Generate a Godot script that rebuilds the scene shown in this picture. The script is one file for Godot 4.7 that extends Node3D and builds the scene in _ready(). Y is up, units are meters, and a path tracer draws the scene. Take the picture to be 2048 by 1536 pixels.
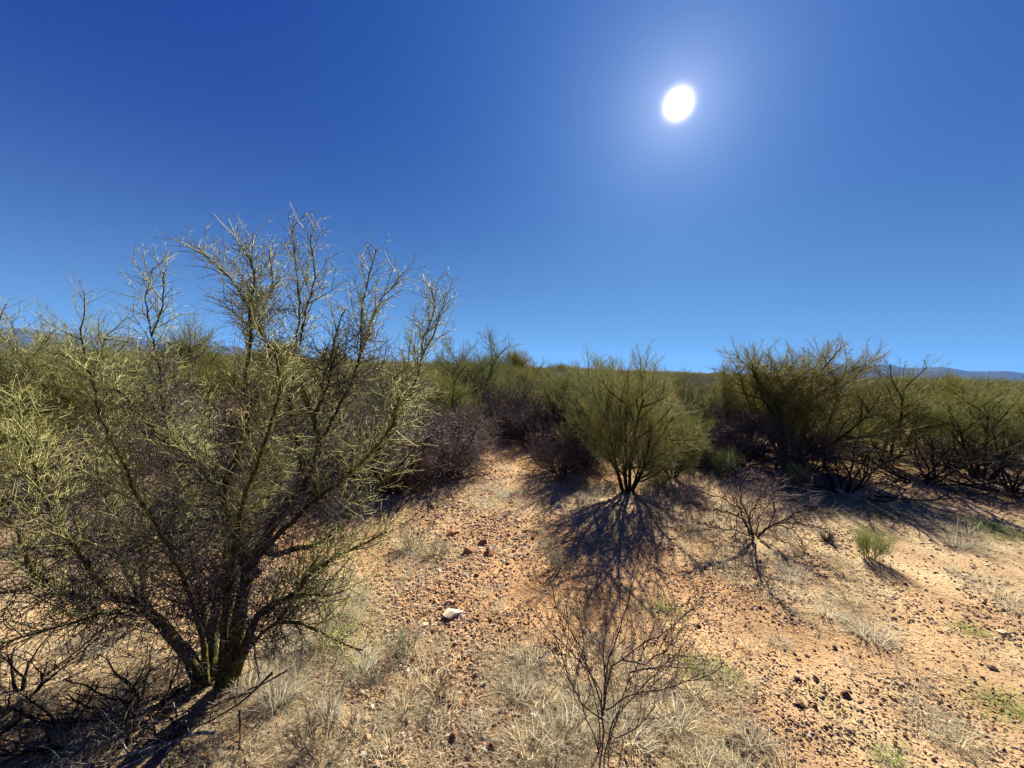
extends Node3D

# ---------------------------------------------------------------- shapes
class Geo:
	var v := PackedVector3Array()
	var n := PackedVector3Array()
	var c := PackedColorArray()
	var i := PackedInt32Array()
	var col := Color(0.2, 0.2, 0.2)

	func tube(p: PackedVector3Array, r: PackedFloat32Array, sides: int) -> void:
		var b := v.size()
		var m := p.size()
		var t := (p[1] - p[0]).normalized()
		var u := t.cross(Vector3.UP if absf(t.y) < 0.9 else Vector3.RIGHT).normalized()
		for k in m:
			t = (p[mini(k + 1, m - 1)] - p[maxi(k - 1, 0)]).normalized()
			u = (u - t * u.dot(t)).normalized()
			var w := t.cross(u)
			for s in sides:
				var a := TAU * s / sides
				var d := u * cos(a) + w * sin(a)
				v.append(p[k] + d * r[k])
				n.append(d)
				c.append(col)
		for k in m - 1:
			for s in sides:
				var q := b + k * sides + s
				var e := b + k * sides + (s + 1) % sides
				i.append(q); i.append(q + sides); i.append(e)
				i.append(e); i.append(q + sides); i.append(e + sides)

	func cone(p: Vector3, q: Vector3, r: float) -> void:
		var b := v.size()
		var t := (q - p).normalized()
		var u := t.cross(Vector3.UP if absf(t.y) < 0.9 else Vector3.RIGHT).normalized() 
		var w := t.cross(u)
		var d1 := u * -0.5 + w * 0.866
		var d2 := u * -0.5 - w * 0.866
		v.append(p + u * r); v.append(p + d1 * r); v.append(p + d2 * r); v.append(q)
		n.append(u); n.append(d1); n.append(d2); n.append(t)
		c.append(col); c.append(col); c.append(col); c.append(col)
		i.append(b); i.append(b + 3); i.append(b + 1)
		i.append(b + 1); i.append(b + 3); i.append(b + 2)
		i.append(b + 2); i.append(b + 3); i.append(b)

	func sliver(p: Vector3, q: Vector3, w: float, side: Vector3) -> void:
		var b := v.size()
		var t := (q - p)
		var s := (side - t * (side.dot(t) / maxf(t.length_squared(), 1e-9))).normalized()
		var m := t.cross(s).normalized()
		v.append(p - s * w); v.append(p + s * w); v.append(q)
		n.append(m); n.append(m); n.append(m)
		c.append(col); c.append(col); c.append(col)
		i.append(b); i.append(b + 1); i.append(b + 2)

	func ribbon(p: PackedVector3Array, w: float, side: Vector3) -> void:
		var b := v.size()
		var m := p.size()
		for k in m:
			var t := (p[mini(k + 1, m - 1)] - p[maxi(k - 1, 0)]).normalized()
			var s := (side - t * side.dot(t)).normalized()
			var f := w * (1.0 - float(k) / (m - 1) * 0.9)
			var nn := t.cross(s)
			v.append(p[k] - s * f); v.append(p[k] + s * f)
			n.append(nn); n.append(nn)
			c.append(col); c.append(col)
		for k in m - 1:
			var q := b + k * 2
			i.append(q); i.append(q + 1); i.append(q + 2)
			i.append(q + 1); i.append(q + 3); i.append(q + 2)

	func mesh() -> ArrayMesh:
		var a := []
		a.resize(Mesh.ARRAY_MAX)
		a[Mesh.ARRAY_VERTEX] = v
		a[Mesh.ARRAY_NORMAL] = n
		a[Mesh.ARRAY_COLOR] = c
		a[Mesh.ARRAY_INDEX] = i
		var m := ArrayMesh.new()
		m.add_surface_from_arrays(Mesh.PRIMITIVE_TRIANGLES, a)
		return m

var rng := RandomNumberGenerator.new()
var M := {}
var taken := {}
var n_fine := FastNoiseLite.new()
var n_mid := FastNoiseLite.new()
var n_big := FastNoiseLite.new()

func rv() -> Vector3:
	return Vector3(rng.randf_range(-1, 1), rng.randf_range(-1, 1), rng.randf_range(-1, 1))

func jit(k: Color, a: float) -> Color:
	var f := 1.0 + rng.randf_range(-a, a)
	var h := rng.randf_range(-a, a) * 0.35
	return Color(maxf(0.0, k.r * (f + h)), k.g * f, maxf(0.0, k.b * (f - h)))

func height(x: float, z: float) -> float:
	var d := sqrt(x * x + z * z)
	var h := n_mid.get_noise_2d(x, z) * 0.035 + n_fine.get_noise_2d(x, z) * 0.012 * clampf(1.6 - d / 10.0, 0.0, 1.0)
	h += smoothstep(14.0, 40.0, d) * (0.32 + 0.35 * n_big.get_noise_2d(x, z)) * (1.0 - smoothstep(0.05, 0.45, x / maxf(d, 0.1)))
	h -= smoothstep(300.0, 2000.0, d) * 2.0
	return h

# ---------------------------------------------------------------- naming
func numbered(called: String) -> String:
	if not taken.has(called):
		taken[called] = 0
		return called
	taken[called] += 1
	return "%s_%03d" % [called, taken[called]]

func tag(o: Node, label: String, category: String, group := "") -> void:
	o.set_meta("label", label)
	o.set_meta("category", category)
	if group:
		o.set_meta("group", group)

func thing(called: String, at: Vector3, label: String, category: String, group := "") -> Node3D:
	var o := Node3D.new()
	o.name = numbered(called)
	add_child(o, true)
	o.position = at
	tag(o, label, category, group)
	return o

func part(parent: Node, called: String, mesh: Mesh, mat: Material) -> MeshInstance3D:
	var o := MeshInstance3D.new()
	o.name = called
	o.mesh = mesh
	o.material_override = mat
	parent.add_child(o, true)
	return o

func single(called: String, mesh: Mesh, mat: Material, at: Vector3, label: String, category: String, group := "") -> MeshInstance3D:
	var o := MeshInstance3D.new()
	o.name = numbered(called)
	o.mesh = mesh
	o.material_override = mat
	add_child(o, true)
	o.position = at
	tag(o, label, category, group)
	return o

func setting(called: String, mesh: Mesh, mat: Material, kind: String) -> MeshInstance3D:
	var o := MeshInstance3D.new()
	o.name = numbered(called)
	o.mesh = mesh
	o.material_override = mat
	add_child(o, true)
	o.set_meta("kind", kind)
	return o

func copy(o: Node3D, label: String, group := "") -> Node3D:
	var r: Node3D = o.duplicate()
	r.name = numbered(String(o.name).rstrip("0123456789").rstrip("_"))
	add_child(r, true)
	r.set_meta("label", label)
	if group:
		r.set_meta("group", group)
	elif r.has_meta("group"):
		r.remove_meta("group")
	return r

# ---------------------------------------------------------------- growth
# A level of branching: g (0 wood, 1 crown), seg, wob, up, from, per, ang, l0, l1, rad, sides (0 = flat), tip, col, vari
func grow(gs: Array, p: Vector3, d: Vector3, L: float, r: float, lvl: int, ks: Array) -> void:
	var K: Dictionary = ks[lvl]
	var g: Geo = gs[K.g]
	var ns := clampi(roundi(L / float(K.seg)), 1, 14)
	var pts := PackedVector3Array([p])
	var dd := d
	var wob: float = K.wob
	var up: float = K.up
	for s in ns:
		dd = (dd + rv() * wob + Vector3(0, up, 0)).normalized()
		if p.y < 0.04 and dd.y < 0.1:
			dd.y = 0.15
		p += dd * (L / ns)
		pts.append(p)
	g.col = jit(K.col, K.vari)
	var sides: int = K.sides
	if sides == 0:
		if ns == 1:
			g.sliver(pts[0], pts[1], r, rv())
		else:
			g.ribbon(pts, r, rv())
	elif ns == 1:
		g.cone(pts[0], pts[1], r)
	else:
		var rr := PackedFloat32Array()
		for s in ns + 1:
			rr.append(lerpf(r, r * float(K.tip), float(s) / ns))
		g.tube(pts, rr, sides)
	if lvl + 1 < ks.size():
		side_shoots(gs, pts, K.from, lvl + 1, ks, 1.0)

func side_shoots(gs: Array, pts: PackedVector3Array, start: float, lvl: int, ks: Array, size: float) -> void:
	var C: Dictionary = ks[lvl]
	var ns := pts.size() - 1
	var L := 0.0
	for s in ns:
		L += pts[s].distance_to(pts[s + 1])
	var cnt := int(L * (1.0 - start) * float(C.per) + rng.randf())
	var az := rng.randf() * TAU
	var ang: float = C.ang
	var lift: float = C.get("lift", 0.0)
	var taper: float = C.get("taper", 0.55)
	for j in cnt:
		var t := start + (1.0 - start) * (j + rng.randf()) / cnt
		var f := t * ns
		var k := mini(int(f), ns - 1)
		var tan := (pts[k + 1] - pts[k]).normalized()
		var q := pts[k].lerp(pts[k + 1], f - k)
		az += 2.4 + rng.randf_range(-0.5, 0.5)
		var u := tan.cross(Vector3.UP if absf(tan.y) < 0.95 else Vector3.RIGHT).normalized()
		var w := tan.cross(u)
		var a := ang * rng.randf_range(0.7, 1.3)
		var dir := tan * cos(a) + (u * cos(az) + w * sin(az)) * sin(a)
		dir = (dir + Vector3(0, lift, 0)).normalized()
		grow(gs, q, dir, rng.randf_range(C.l0, C.l1) * (1.15 - taper * t) * size, float(C.rad) * rng.randf_range(0.8, 1.2), lvl, ks)

# a limb through given points, smoothed, as a tapered tube; returns the smooth line
func limb(g: Geo, given: Array, r0: float, r1: float, sides := 7, rough := 0.006) -> PackedVector3Array:
	var cv := Curve3D.new()
	for k in given.size():
		var pa: Vector3 = given[maxi(k - 1, 0)]
		var pb: Vector3 = given[mini(k + 1, given.size() - 1)]
		var tn := (pb - pa) * 0.18
		cv.add_point(given[k], -tn, tn)
	var L := cv.get_baked_length()
	var m := clampi(int(L / 0.05), 4, 60)
	var pts := PackedVector3Array()
	var rr := PackedFloat32Array()
	for k in m + 1:
		var f := float(k) / m
		pts.append(cv.sample_baked(f * L) + rv() * rough * minf(1.0, f * 4.0))
		rr.append(lerpf(r0, r1, pow(f, 0.52)) * rng.randf_range(0.92, 1.1))
	g.tube(pts, rr, sides)
	return pts

# ---------------------------------------------------------------- kinds of plant
func palo_verde(tone: Color, bark: Color, stems: int, lean: float, reach: float, dense: float, called := "palo_verde_tree") -> Node3D:
	var wood := Geo.new()
	var crown := Geo.new()
	var ks := [
		{g = 0, seg = 0.12, wob = 0.17, up = 0.07, from = 0.16, sides = 6, tip = 0.35, col = bark, vari = 0.15, per = 0, ang = 0, l0 = 0, l1 = 0, rad = 0},
		{g = 0, seg = 0.09, wob = 0.16, up = 0.05, from = 0.15, per = 12.0, ang = 0.8, l0 = 0.35, l1 = 0.9, rad = 0.011, sides = 4, tip = 0.4, col = bark.lerp(tone, 0.3), vari = 0.2, lift = -0.02},
		{g = 1, seg = 0.07, wob = 0.2, up = 0.07, from = 0.05, per = 26.0 * dense, ang = 0.75, l0 = 0.18, l1 = 0.5, rad = 0.0032, sides = 3, tip = 0.5, col = tone * 0.9, vari = 0.25, lift = 0.1},
		{g = 1, seg = 0.1, wob = 0.15, up = 0.04, from = 0.05, per = 70.0 * dense, ang = 0.75, l0 = 0.06, l1 = 0.19, rad = 0.0022, sides = 0, tip = 0.5, col = tone, vari = 0.3, lift = 0.1},
	]
	for s in stems:
		var az := TAU * s / stems + rng.randf_range(-0.5, 0.5)
		var ln := lean * rng.randf_range(0.35, 1.2)
		var d := Vector3(cos(az) * sin(ln), cos(ln), sin(az) * sin(ln))
		grow([wood, crown], Vector3(cos(az) * 0.05, -0.05, sin(az) * 0.05), d, reach * rng.randf_range(0.65, 1.15), 0.026 * rng.randf_range(0.7, 1.2), 0, ks)
	var o := thing(called, Vector3.ZERO, "", "tree", "")
	part(o, "trunk", wood.mesh(), M.bark)
	part(o, "crown", crown.mesh(), M.twig)
	return o

func dry_bush(tone: Color, stems: int, reach: float, lean: float, dense: float, called := "dry_bush") -> Node3D:
	var wood := Geo.new()
	var twigs := Geo.new()
	var ks := [
		{g = 0, seg = 0.08, wob = 0.22, up = 0.03, from = 0.2, sides = 4, tip = 0.4, col = tone * 0.8, vari = 0.2, per = 0, ang = 0, l0 = 0, l1 = 0, rad = 0},
		{g = 0, seg = 0.06, wob = 0.25, up = 0.02, from = 0.1, per = 13.0, ang = 0.85, l0 = 0.2, l1 = 0.5, rad = 0.0045, sides = 3, tip = 0.5, col = tone, vari = 0.25, lift = 0.05},
		{g = 1, seg = 0.06, wob = 0.25, up = 0.03, from = 0.05, per = 36.0 * dense, ang = 0.9, l0 = 0.08, l1 = 0.25, rad = 0.0022, sides = 0, tip = 0.5, col = tone * 1.2, vari = 0.35},
		{g = 1, seg = 0.1, wob = 0.2, up = 0.0, from = 0.05, per = 48.0 * dense, ang = 0.9, l0 = 0.03, l1 = 0.1, rad = 0.0017, sides = 0, tip = 0.5, col = tone * 1.3, vari = 0.4},
	]
	for s in stems:
		var az := TAU * s / stems + rng.randf_range(-0.4, 0.4)
		var ln := lean * sqrt(rng.randf_range(0.05, 1.1))
		var d := Vector3(cos(az) * sin(ln), cos(ln), sin(az) * sin(ln))
		grow([wood, twigs], Vector3(cos(az) * 0.07, -0.03, sin(az) * 0.07), d, reach * rng.randf_range(0.65, 1.1), 0.011 * rng.randf_range(0.7, 1.3), 0, ks)
	var o := thing(called, Vector3.ZERO, "", "bush", "")
	part(o, "stems", wood.mesh(), M.bark)
	part(o, "twigs", twigs.mesh(), M.dry_twig)
	return o

func grass_tuft(tone: Color, blades: int, tall: float, spread: float, droop: float) -> ArrayMesh:
	var g := Geo.new()
	for b in blades:
		var az := rng.randf() * TAU
		var out := spread * sqrt(rng.randf())
		var p := Vector3(cos(az), 0, sin(az)) * out * 0.5 + Vector3(0, -0.012, 0)
		var az2 := az + rng.randf_range(-0.9, 0.9)
		var ln := rng.randf_range(0.1, 0.95)
		var d := Vector3(cos(az2) * sin(ln), cos(ln), sin(az2) * sin(ln))
		var L := tall * rng.randf_range(0.35, 1.15)
		var pts := PackedVector3Array([p])
		for s in 4:
			d = (d + Vector3(0, -droop * (0.4 + s * 0.35), 0) + rv() * 0.16).normalized()
			p += d * L / 4.0
			p.y = maxf(p.y, 0.004)
			pts.append(p)
		g.col = jit(tone, 0.35)
		g.ribbon(pts, rng.randf_range(0.0009, 0.0022), rv())
	return g.mesh()

func broom(tone: Color, stems: int, tall: float, lean: float) -> ArrayMesh:
	var g := Geo.new()
	var ks := [
		{g = 0, seg = 0.06, wob = 0.1, up = 0.06, from = 0.2, sides = 3, tip = 0.4, col = tone * 0.8, vari = 0.3, per = 0, ang = 0, l0 = 0, l1 = 0, rad = 0},
		{g = 0, seg = 0.08, wob = 0.12, up = 0.1, from = 0.1, per = 48.0, ang = 0.45, l0 = 0.3 * tall, l1 = 0.6 * tall, rad = 0.0013, sides = 0, tip = 0.5, col = tone, vari = 0.35},
		{g = 0, seg = 0.08, wob = 0.1, up = 0.0, from = 0.2, per = 55.0, ang = 0.6, l0 = 0.1 * tall, l1 = 0.22 * tall, rad = 0.0012, sides = 0, tip = 0.5, col = tone * 1.15, vari = 0.35},
	]
	for s in stems:
		var az := rng.randf() * TAU
		var ln := lean * sqrt(rng.randf())
		grow([g], Vector3(cos(az), 0, sin(az)) * 0.25 * tall * rng.randf() + Vector3(0, -0.01, 0), Vector3(cos(az) * sin(ln), cos(ln), sin(az) * sin(ln)), tall * rng.randf_range(0.6, 1.05), 0.0022, 0, ks)
	return g.mesh()

func stone_mesh(flat: float, sharp: float, fine: bool) -> ArrayMesh:
	var s := SphereMesh.new()
	s.radius = 0.5
	s.height = 1.0
	s.radial_segments = 13 if fine else 6
	s.rings = 7 if fine else 3
	var arr := s.get_mesh_arrays()
	var vs: PackedVector3Array = arr[Mesh.ARRAY_VERTEX]
	var cuts := []
	for k in 7:
		cuts.append([rv().normalized(), rng.randf_range(0.2, 0.4)])
	var off := rng.randf() * 100.0
	for k in vs.size():
		var p := vs[k]
		p *= 1.0 + n_fine.get_noise_3d(p.x * 0.6 + off, p.y * 0.6, p.z * 0.6) * sharp
		for q in cuts:
			var over: float = p.dot(q[0]) - q[1]
			if over > 0.0:
				p -= q[0] * over * 0.9
		p.y *= flat
		vs[k] = p
	var st := SurfaceTool.new()
	st.begin(Mesh.PRIMITIVE_TRIANGLES)
	st.set_smooth_group(-1)
	var idx: PackedInt32Array = arr[Mesh.ARRAY_INDEX]
	for k in idx.size():
		st.add_vertex(vs[idx[k]])
	st.generate_normals()
	return st.commit()

# ---------------------------------------------------------------- textures
func gravel_images() -> Array:
	var S := 1024
	var hm := Image.create(S, S, false, Image.FORMAT_RF)
	var al := Image.create(S, S, false, Image.FORMAT_RGB8)
	var nz := FastNoiseLite.new()
	nz.seed = 4
	nz.frequency = 0.02
	nz.fractal_octaves = 4
	var base := nz.get_seamless_image(S, S)
	base.convert(Image.FORMAT_RF)
	for y in S:
		for x in S:
			var b := base.get_pixel(x, y).r
			hm.set_pixel(x, y, Color(b * 0.25, 0, 0))
			var t := 0.86 + 0.12 * b + rng.randf_range(-0.05, 0.05)
			al.set_pixel(x, y, Color(t, t, t))
	for k in 9000:
		var r := 1.6 + 5.5 * pow(rng.randf(), 4.0)
		var cx := rng.randf() * S
		var cy := rng.randf() * S
		var t := rng.randf_range(0.78, 1.0)
		var hue := rng.randf_range(-0.07, 0.05)
		var cc := Color(t, t * (1.0 + hue), t * (1.0 + hue * 1.6))
		var h0 := 0.25 + 0.1 * r * rng.randf_range(0.6, 1.1)
		var el := rng.randf_range(0.6, 1.0)
		var ca := cos(rng.randf() * PI)
		var sa := sqrt(1.0 - ca * ca)
		var ir := int(ceil(r / el))
		for dy in range(-ir, ir + 1):
			for dx in range(-ir, ir + 1):
				var u := (dx * ca + dy * sa) * el
				var w := -dx * sa + dy * ca
				var q := (u * u + w * w) / (r * r)
				if q < 1.0:
					var px := posmod(int(cx) + dx, S)
					var py := posmod(int(cy) + dy, S)
					var hh := h0 * sqrt(1.0 - q)
					if hh > hm.get_pixel(px, py).r:
						hm.set_pixel(px, py, Color(hh, 0, 0))
						al.set_pixel(px, py, cc)
	return [al, hm]

func mat(rough: float, back := 0.0, spec := 0.4) -> StandardMaterial3D:
	var m := StandardMaterial3D.new()
	m.vertex_color_use_as_albedo = true
	m.roughness = rough
	m.metallic_specular = spec
	if back > 0.0:
		m.backlight_enabled = true
		m.backlight = Color(back, back, back).linear_to_srgb()
	return m

# ================================================================ the scene
func _ready() -> void:
	rng.seed = 20250117
	# ---- camera
	var cam := Camera3D.new()
	cam.name = "camera"
	add_child(cam)
	cam.position = Vector3(0, 1.7, 0)
	cam.rotation = Vector3(deg_to_rad(-2.46), 0, deg_to_rad(1.7))
	cam.fov = 90.0
	cam.near = 0.05
	cam.far = 30000.0
	cam.current = true
	# ---- sky, air and exposure
	var env := Environment.new()
	env.background_mode = Environment.BG_SKY
	env.tonemap_mode = Environment.TONE_MAPPER_LINEAR
	env.tonemap_exposure = 4.0
	env.sdfgi_enabled = true
	env.ssao_enabled = true
	env.ssil_enabled = true
	env.fog_enabled = true
	env.fog_density = 0.00004
	env.fog_light_color = Color(0.15, 0.4, 0.95).linear_to_srgb()
	var sm := ProceduralSkyMaterial.new()
	sm.sky_top_color = Color(0.0, 0.003, 0.066).linear_to_srgb()
	sm.sky_horizon_color = Color(0.046, 0.108, 0.2).linear_to_srgb()
	sm.sky_curve = 0.15
	sm.ground_bottom_color = Color(0.2, 0.14, 0.09).linear_to_srgb()
	sm.ground_horizon_color = Color(0.2, 0.16, 0.12).linear_to_srgb()
	sm.sun_angle_max = 30.0
	sm.sun_curve = 0.0105
	var sun_at := Vector3(0.31400, 0.53235, -0.78614)
	sm.sky_cover = ImageTexture.create_from_image(sun_glow(sun_at))
	var sky := Sky.new()
	sky.sky_material = sm
	env.sky = sky
	var we := WorldEnvironment.new()
	we.name = "world_environment"
	we.environment = env
	add_child(we)
	# ---- sun
	var sun := DirectionalLight3D.new()
	sun.name = "sun"
	add_child(sun)
	sun.look_at_from_position(sun_at * 50.0, Vector3.ZERO)
	sun.light_energy = 1.6
	sun.light_color = Color(1.0, 0.965, 0.9)
	sun.light_angular_distance = 0.53
	sun.shadow_enabled = true

	n_fine.seed = 11; n_fine.frequency = 1.1; n_fine.fractal_octaves = 3
	n_mid.seed = 12; n_mid.frequency = 0.28; n_mid.fractal_octaves = 3
	n_big.seed = 13; n_big.frequency = 0.05; n_big.fractal_octaves = 3
	make_materials()
	ground()
	mountains()
	big_tree()
	trees()
	far_trees()
	shrubs()
	grass()
	stones()
	litter()
	label_by_landmark()

var loose := []

# tells look-alikes apart by the landmark they stand nearest to, the side of it, and their rank in distance from it
func label_by_landmark() -> void:
	var marks := {
		"open": [["spiny shrub", Vector2(0.45, -1.64)], ["thorn bush", Vector2(2.55, -3.89)], ["green broom shrub", Vector2(3.43, -3.56)], ["white stone", Vector2(-0.35, -2.51)], ["three brown rocks", Vector2(-0.26, -3.44)], ["big tree trunks", Vector2(-1.51, -1.93)], ["lone middle tree", Vector2(1.66, -5.31)],
			["pair of sage shrubs", Vector2(-0.74, -3.41)], ["dead twiggy plant", Vector2(-0.35, -1.90)], ["lone tan tuft", Vector2(1.26, -2.02)], ["corner green patch", Vector2(2.64, -1.93)], ["edge green patch", Vector2(3.19, -2.55)], ["fan of bare branches", Vector2(5.03, -5.69)], ["sprawling dry tuft", Vector2(2.09, -1.82)], ["sandy gap", Vector2(-0.17, -6.61)]],
		"thicket": [["lone middle tree", Vector2(1.66, -5.31)], ["amber tree", Vector2(5.71, -7.83)], ["middle vase shaped tree", Vector2(7.56, -7.68)], ["right edge tree", Vector2(8.34, -6.70)], ["dark tree on the rise", Vector2(-1.28, -25.50)], ["open forked tree", Vector2(-1.53, -8.41)], ["narrow pale tree", Vector2(-2.11, -6.56)], ["tall left edge tree", Vector2(-8.41, -6.49)], ["second pale left tree", Vector2(-8.74, -8.02)], ["sandy gap", Vector2(-0.24, -8.91)]],
	}
	var rank := ["nearest", "second nearest", "third nearest", "fourth nearest", "fifth nearest", "sixth nearest", "seventh nearest", "eighth nearest", "ninth nearest", "tenth nearest", "eleventh nearest", "twelfth nearest", "thirteenth nearest", "fourteenth nearest", "fifteenth nearest", "sixteenth nearest", "seventeenth nearest", "eighteenth nearest", "nineteenth nearest", "twentieth nearest"]
	var lots := {}
	for e in loose:
		var o: Node3D = e[0]
		var p := Vector2(o.position.x, o.position.z)
		var best := ""
		var at := Vector2.ZERO
		var near := 1e9
		for m in marks[e[2]]:
			var q: Vector2 = m[1]
			if p.distance_to(q) < near:
				near = p.distance_to(q)
				best = m[0]
				at = q
		# sides as one sees them: by bearing, then by distance
		var bear := p.x / -p.y - at.x / -at.y
		var deep := p.length() / at.length() - 1.0
		var side := ("right of" if bear > 0.0 else "left of") if absf(bear) > absf(deep) * 0.6 else ("behind" if deep > 0.0 else "in front of")
		var key := "%s %s the %s" % [e[1], side, best]
		if not lots.has(key):
			lots[key] = []
		lots[key].append([near, o])
	for key in lots:
		var l: Array = lots[key]
		l.sort_custom(func(a, b): return a[0] < b[0])
		for k in l.size():
			(l[k][1] as Node).set_meta("label", key if l.size() == 1 else "%s, %s" % [key, rank[mini(k, rank.size() - 1)]])

func sun_glow(s: Vector3) -> Image:
	# the air is brighter round the sun; the panorama's first column is -z, a quarter on is +x
	var w := 1024
	var h := 512
	var im := Image.create(w, h, false, Image.FORMAT_RGBAF)
	for y in h:
		var el := (0.5 - (y + 0.5) / h) * PI
		for x in w:
			var az := (x + 0.5) / w * TAU
			var d := Vector3(sin(az) * cos(el), sin(el), -cos(az) * cos(el))
			var a := rad_to_deg(d.angle_to(s))
			var k := Color(0.01, 0.068, 0.108) * exp(-a / 24.0) + Color(0.03, 0.004, 0.004) * exp(-a / 13.0) + Color(0.085, 0.085, 0.085) * exp(-a / 3.8)
			im.set_pixel(x, y, Color(k.r, k.g, k.b, 1.0))
	return im

func make_materials() -> void:
	var nt := NoiseTexture2D.new()
	nt.width = 256; nt.height = 256; nt.seamless = true
	var nz := FastNoiseLite.new()
	nz.frequency = 0.03; nz.fractal_octaves = 4
	nt.noise = nz
	var bark := mat(0.85, 0.0, 0.05)
	bark.heightmap_enabled = true
	bark.heightmap_texture = nt
	bark.heightmap_scale = 0.5
	bark.uv1_triplanar = true
	bark.uv1_scale = Vector3(9, 4, 9)
	var bt := NoiseTexture2D.new()
	bt.width = 256; bt.height = 256; bt.seamless = true
	var bz := FastNoiseLite.new()
	bz.seed = 5; bz.frequency = 0.02; bz.fractal_octaves = 5
	bt.noise = bz
	var br := Gradient.new()
	br.set_color(0, Color(0.5, 0.47, 0.44))
	br.set_color(1, Color(1.0, 1.0, 1.0))
	br.add_point(0.42, Color(0.62, 0.6, 0.56))
	br.add_point(0.58, Color(0.98, 0.98, 0.96))
	bt.color_ramp = br
	bark.albedo_texture = bt
	M.bark = bark
	M.twig = mat(0.6, 0.38, 0.12)
	M.stem_twig = mat(0.5, 0.15, 0.14)
	M.dry_twig = mat(0.7, 0.1, 0.15)
	M.grass = mat(0.7, 1.0, 0.1)
	M.soil = mat(0.95, 0.0, 0.2)
	var rk := StandardMaterial3D.new()
	rk.vertex_color_use_as_albedo = true
	rk.roughness = 0.85
	rk.metallic_specular = 0.15
	rk.heightmap_enabled = true
	rk.heightmap_texture = nt
	rk.heightmap_scale = 0.4
	rk.uv1_triplanar = true
	rk.uv1_scale = Vector3(3, 3, 3)
	M.pebble = rk
	for t in [["white", Color(0.42, 0.345, 0.255)], ["tan", Color(0.38, 0.25, 0.155)], ["brown", Color(0.16, 0.09, 0.055)], ["dark", Color(0.1, 0.068, 0.052)], ["rust", Color(0.22, 0.105, 0.055)]]:
		var r: StandardMaterial3D = rk.duplicate()
		r.vertex_color_use_as_albedo = false
		r.albedo_color = (t[1] as Color).linear_to_srgb()
		M[t[0]] = r

# patches of dry grass (0) and green (1) on the ground: x, z, radius
var straw := [Vector3(-1.05, -5.06, 0.40), Vector3(-0.62, -5.32, 0.49), Vector3(-0.11, -4.85, 0.38), Vector3(0.92, -5.24, 0.41), Vector3(1.48, -4.80, 0.70), Vector3(2.21, -5.36, 0.49), Vector3(2.53, -4.40, 0.64), Vector3(2.56, -3.67, 0.63), Vector3(2.60, -3.22, 0.39), Vector3(2.01, -3.74, 0.35), Vector3(3.33, -5.46, 0.58), Vector3(4.56, -5.06, 0.60), Vector3(5.24, -4.76, 0.82), Vector3(4.86, -3.92, 0.31), Vector3(0.60, -1.80, 0.41), Vector3(0.18, -1.71, 0.28), Vector3(0.85, -1.66, 0.25), Vector3(-0.97, -1.86, 0.45), Vector3(-0.53, -1.62, 0.29), Vector3(-1.25, -2.08, 0.34), Vector3(-1.18, -2.51, 0.30), Vector3(-0.52, -2.18, 0.15), Vector3(-2.48, -2.03, 0.38), Vector3(-2.16, -1.69, 0.37), Vector3(-3.56, -3.29, 0.66), Vector3(-4.99, -4.12, 0.65), Vector3(-0.71, -3.46, 0.28), Vector3(2.40, -2.86, 0.30), Vector3(2.48, -2.58, 0.17), Vector3(4.00, -3.07, 0.25), Vector3(2.19, -1.85, 0.13), Vector3(1.26, -2.06, 0.11), Vector3(0.06, -2.02, 0.16), Vector3(-1.17, -2.81, 0.22), Vector3(3.25, -6.67, 0.53), Vector3(-1.85, -1.70, 0.37)]
var green := [Vector3(3.19, -2.55, 0.12), Vector3(2.66, -1.94, 0.12), Vector3(5.66, -4.42, 0.35), Vector3(1.15, -2.71, 0.11), Vector3(1.13, -2.17, 0.13), Vector3(0.48, -2.59, 0.07), Vector3(1.77, -1.68, 0.08), Vector3(4.67, -5.03, 0.33), Vector3(3.99, -5.01, 0.26), Vector3(1.70, -1.95, 0.06)]

func cover(x: float, z: float, list: Array) -> float:
	var best := 0.0
	for b in list:
		var dx: float = x - b.x
		var dz: float = z - b.y
		var q: float = (dx * dx + dz * dz) / (b.z * b.z)
		if q < 2.6:
			best = maxf(best, 1.0 - q / 2.6)
	return best

func wash(x: float, z: float) -> float:
	# stony strip that runs from the camera up to the gap between the bushes
	var u := absf(x - (-0.15 + 0.06 * z + n_mid.get_noise_2d(z * 2.0, 7.0) * 0.4))
	return clampf(1.0 - u / (0.55 + 0.07 * absf(z)), 0.0, 1.0) * (1.0 if z > -7.0 else 0.0)

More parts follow.
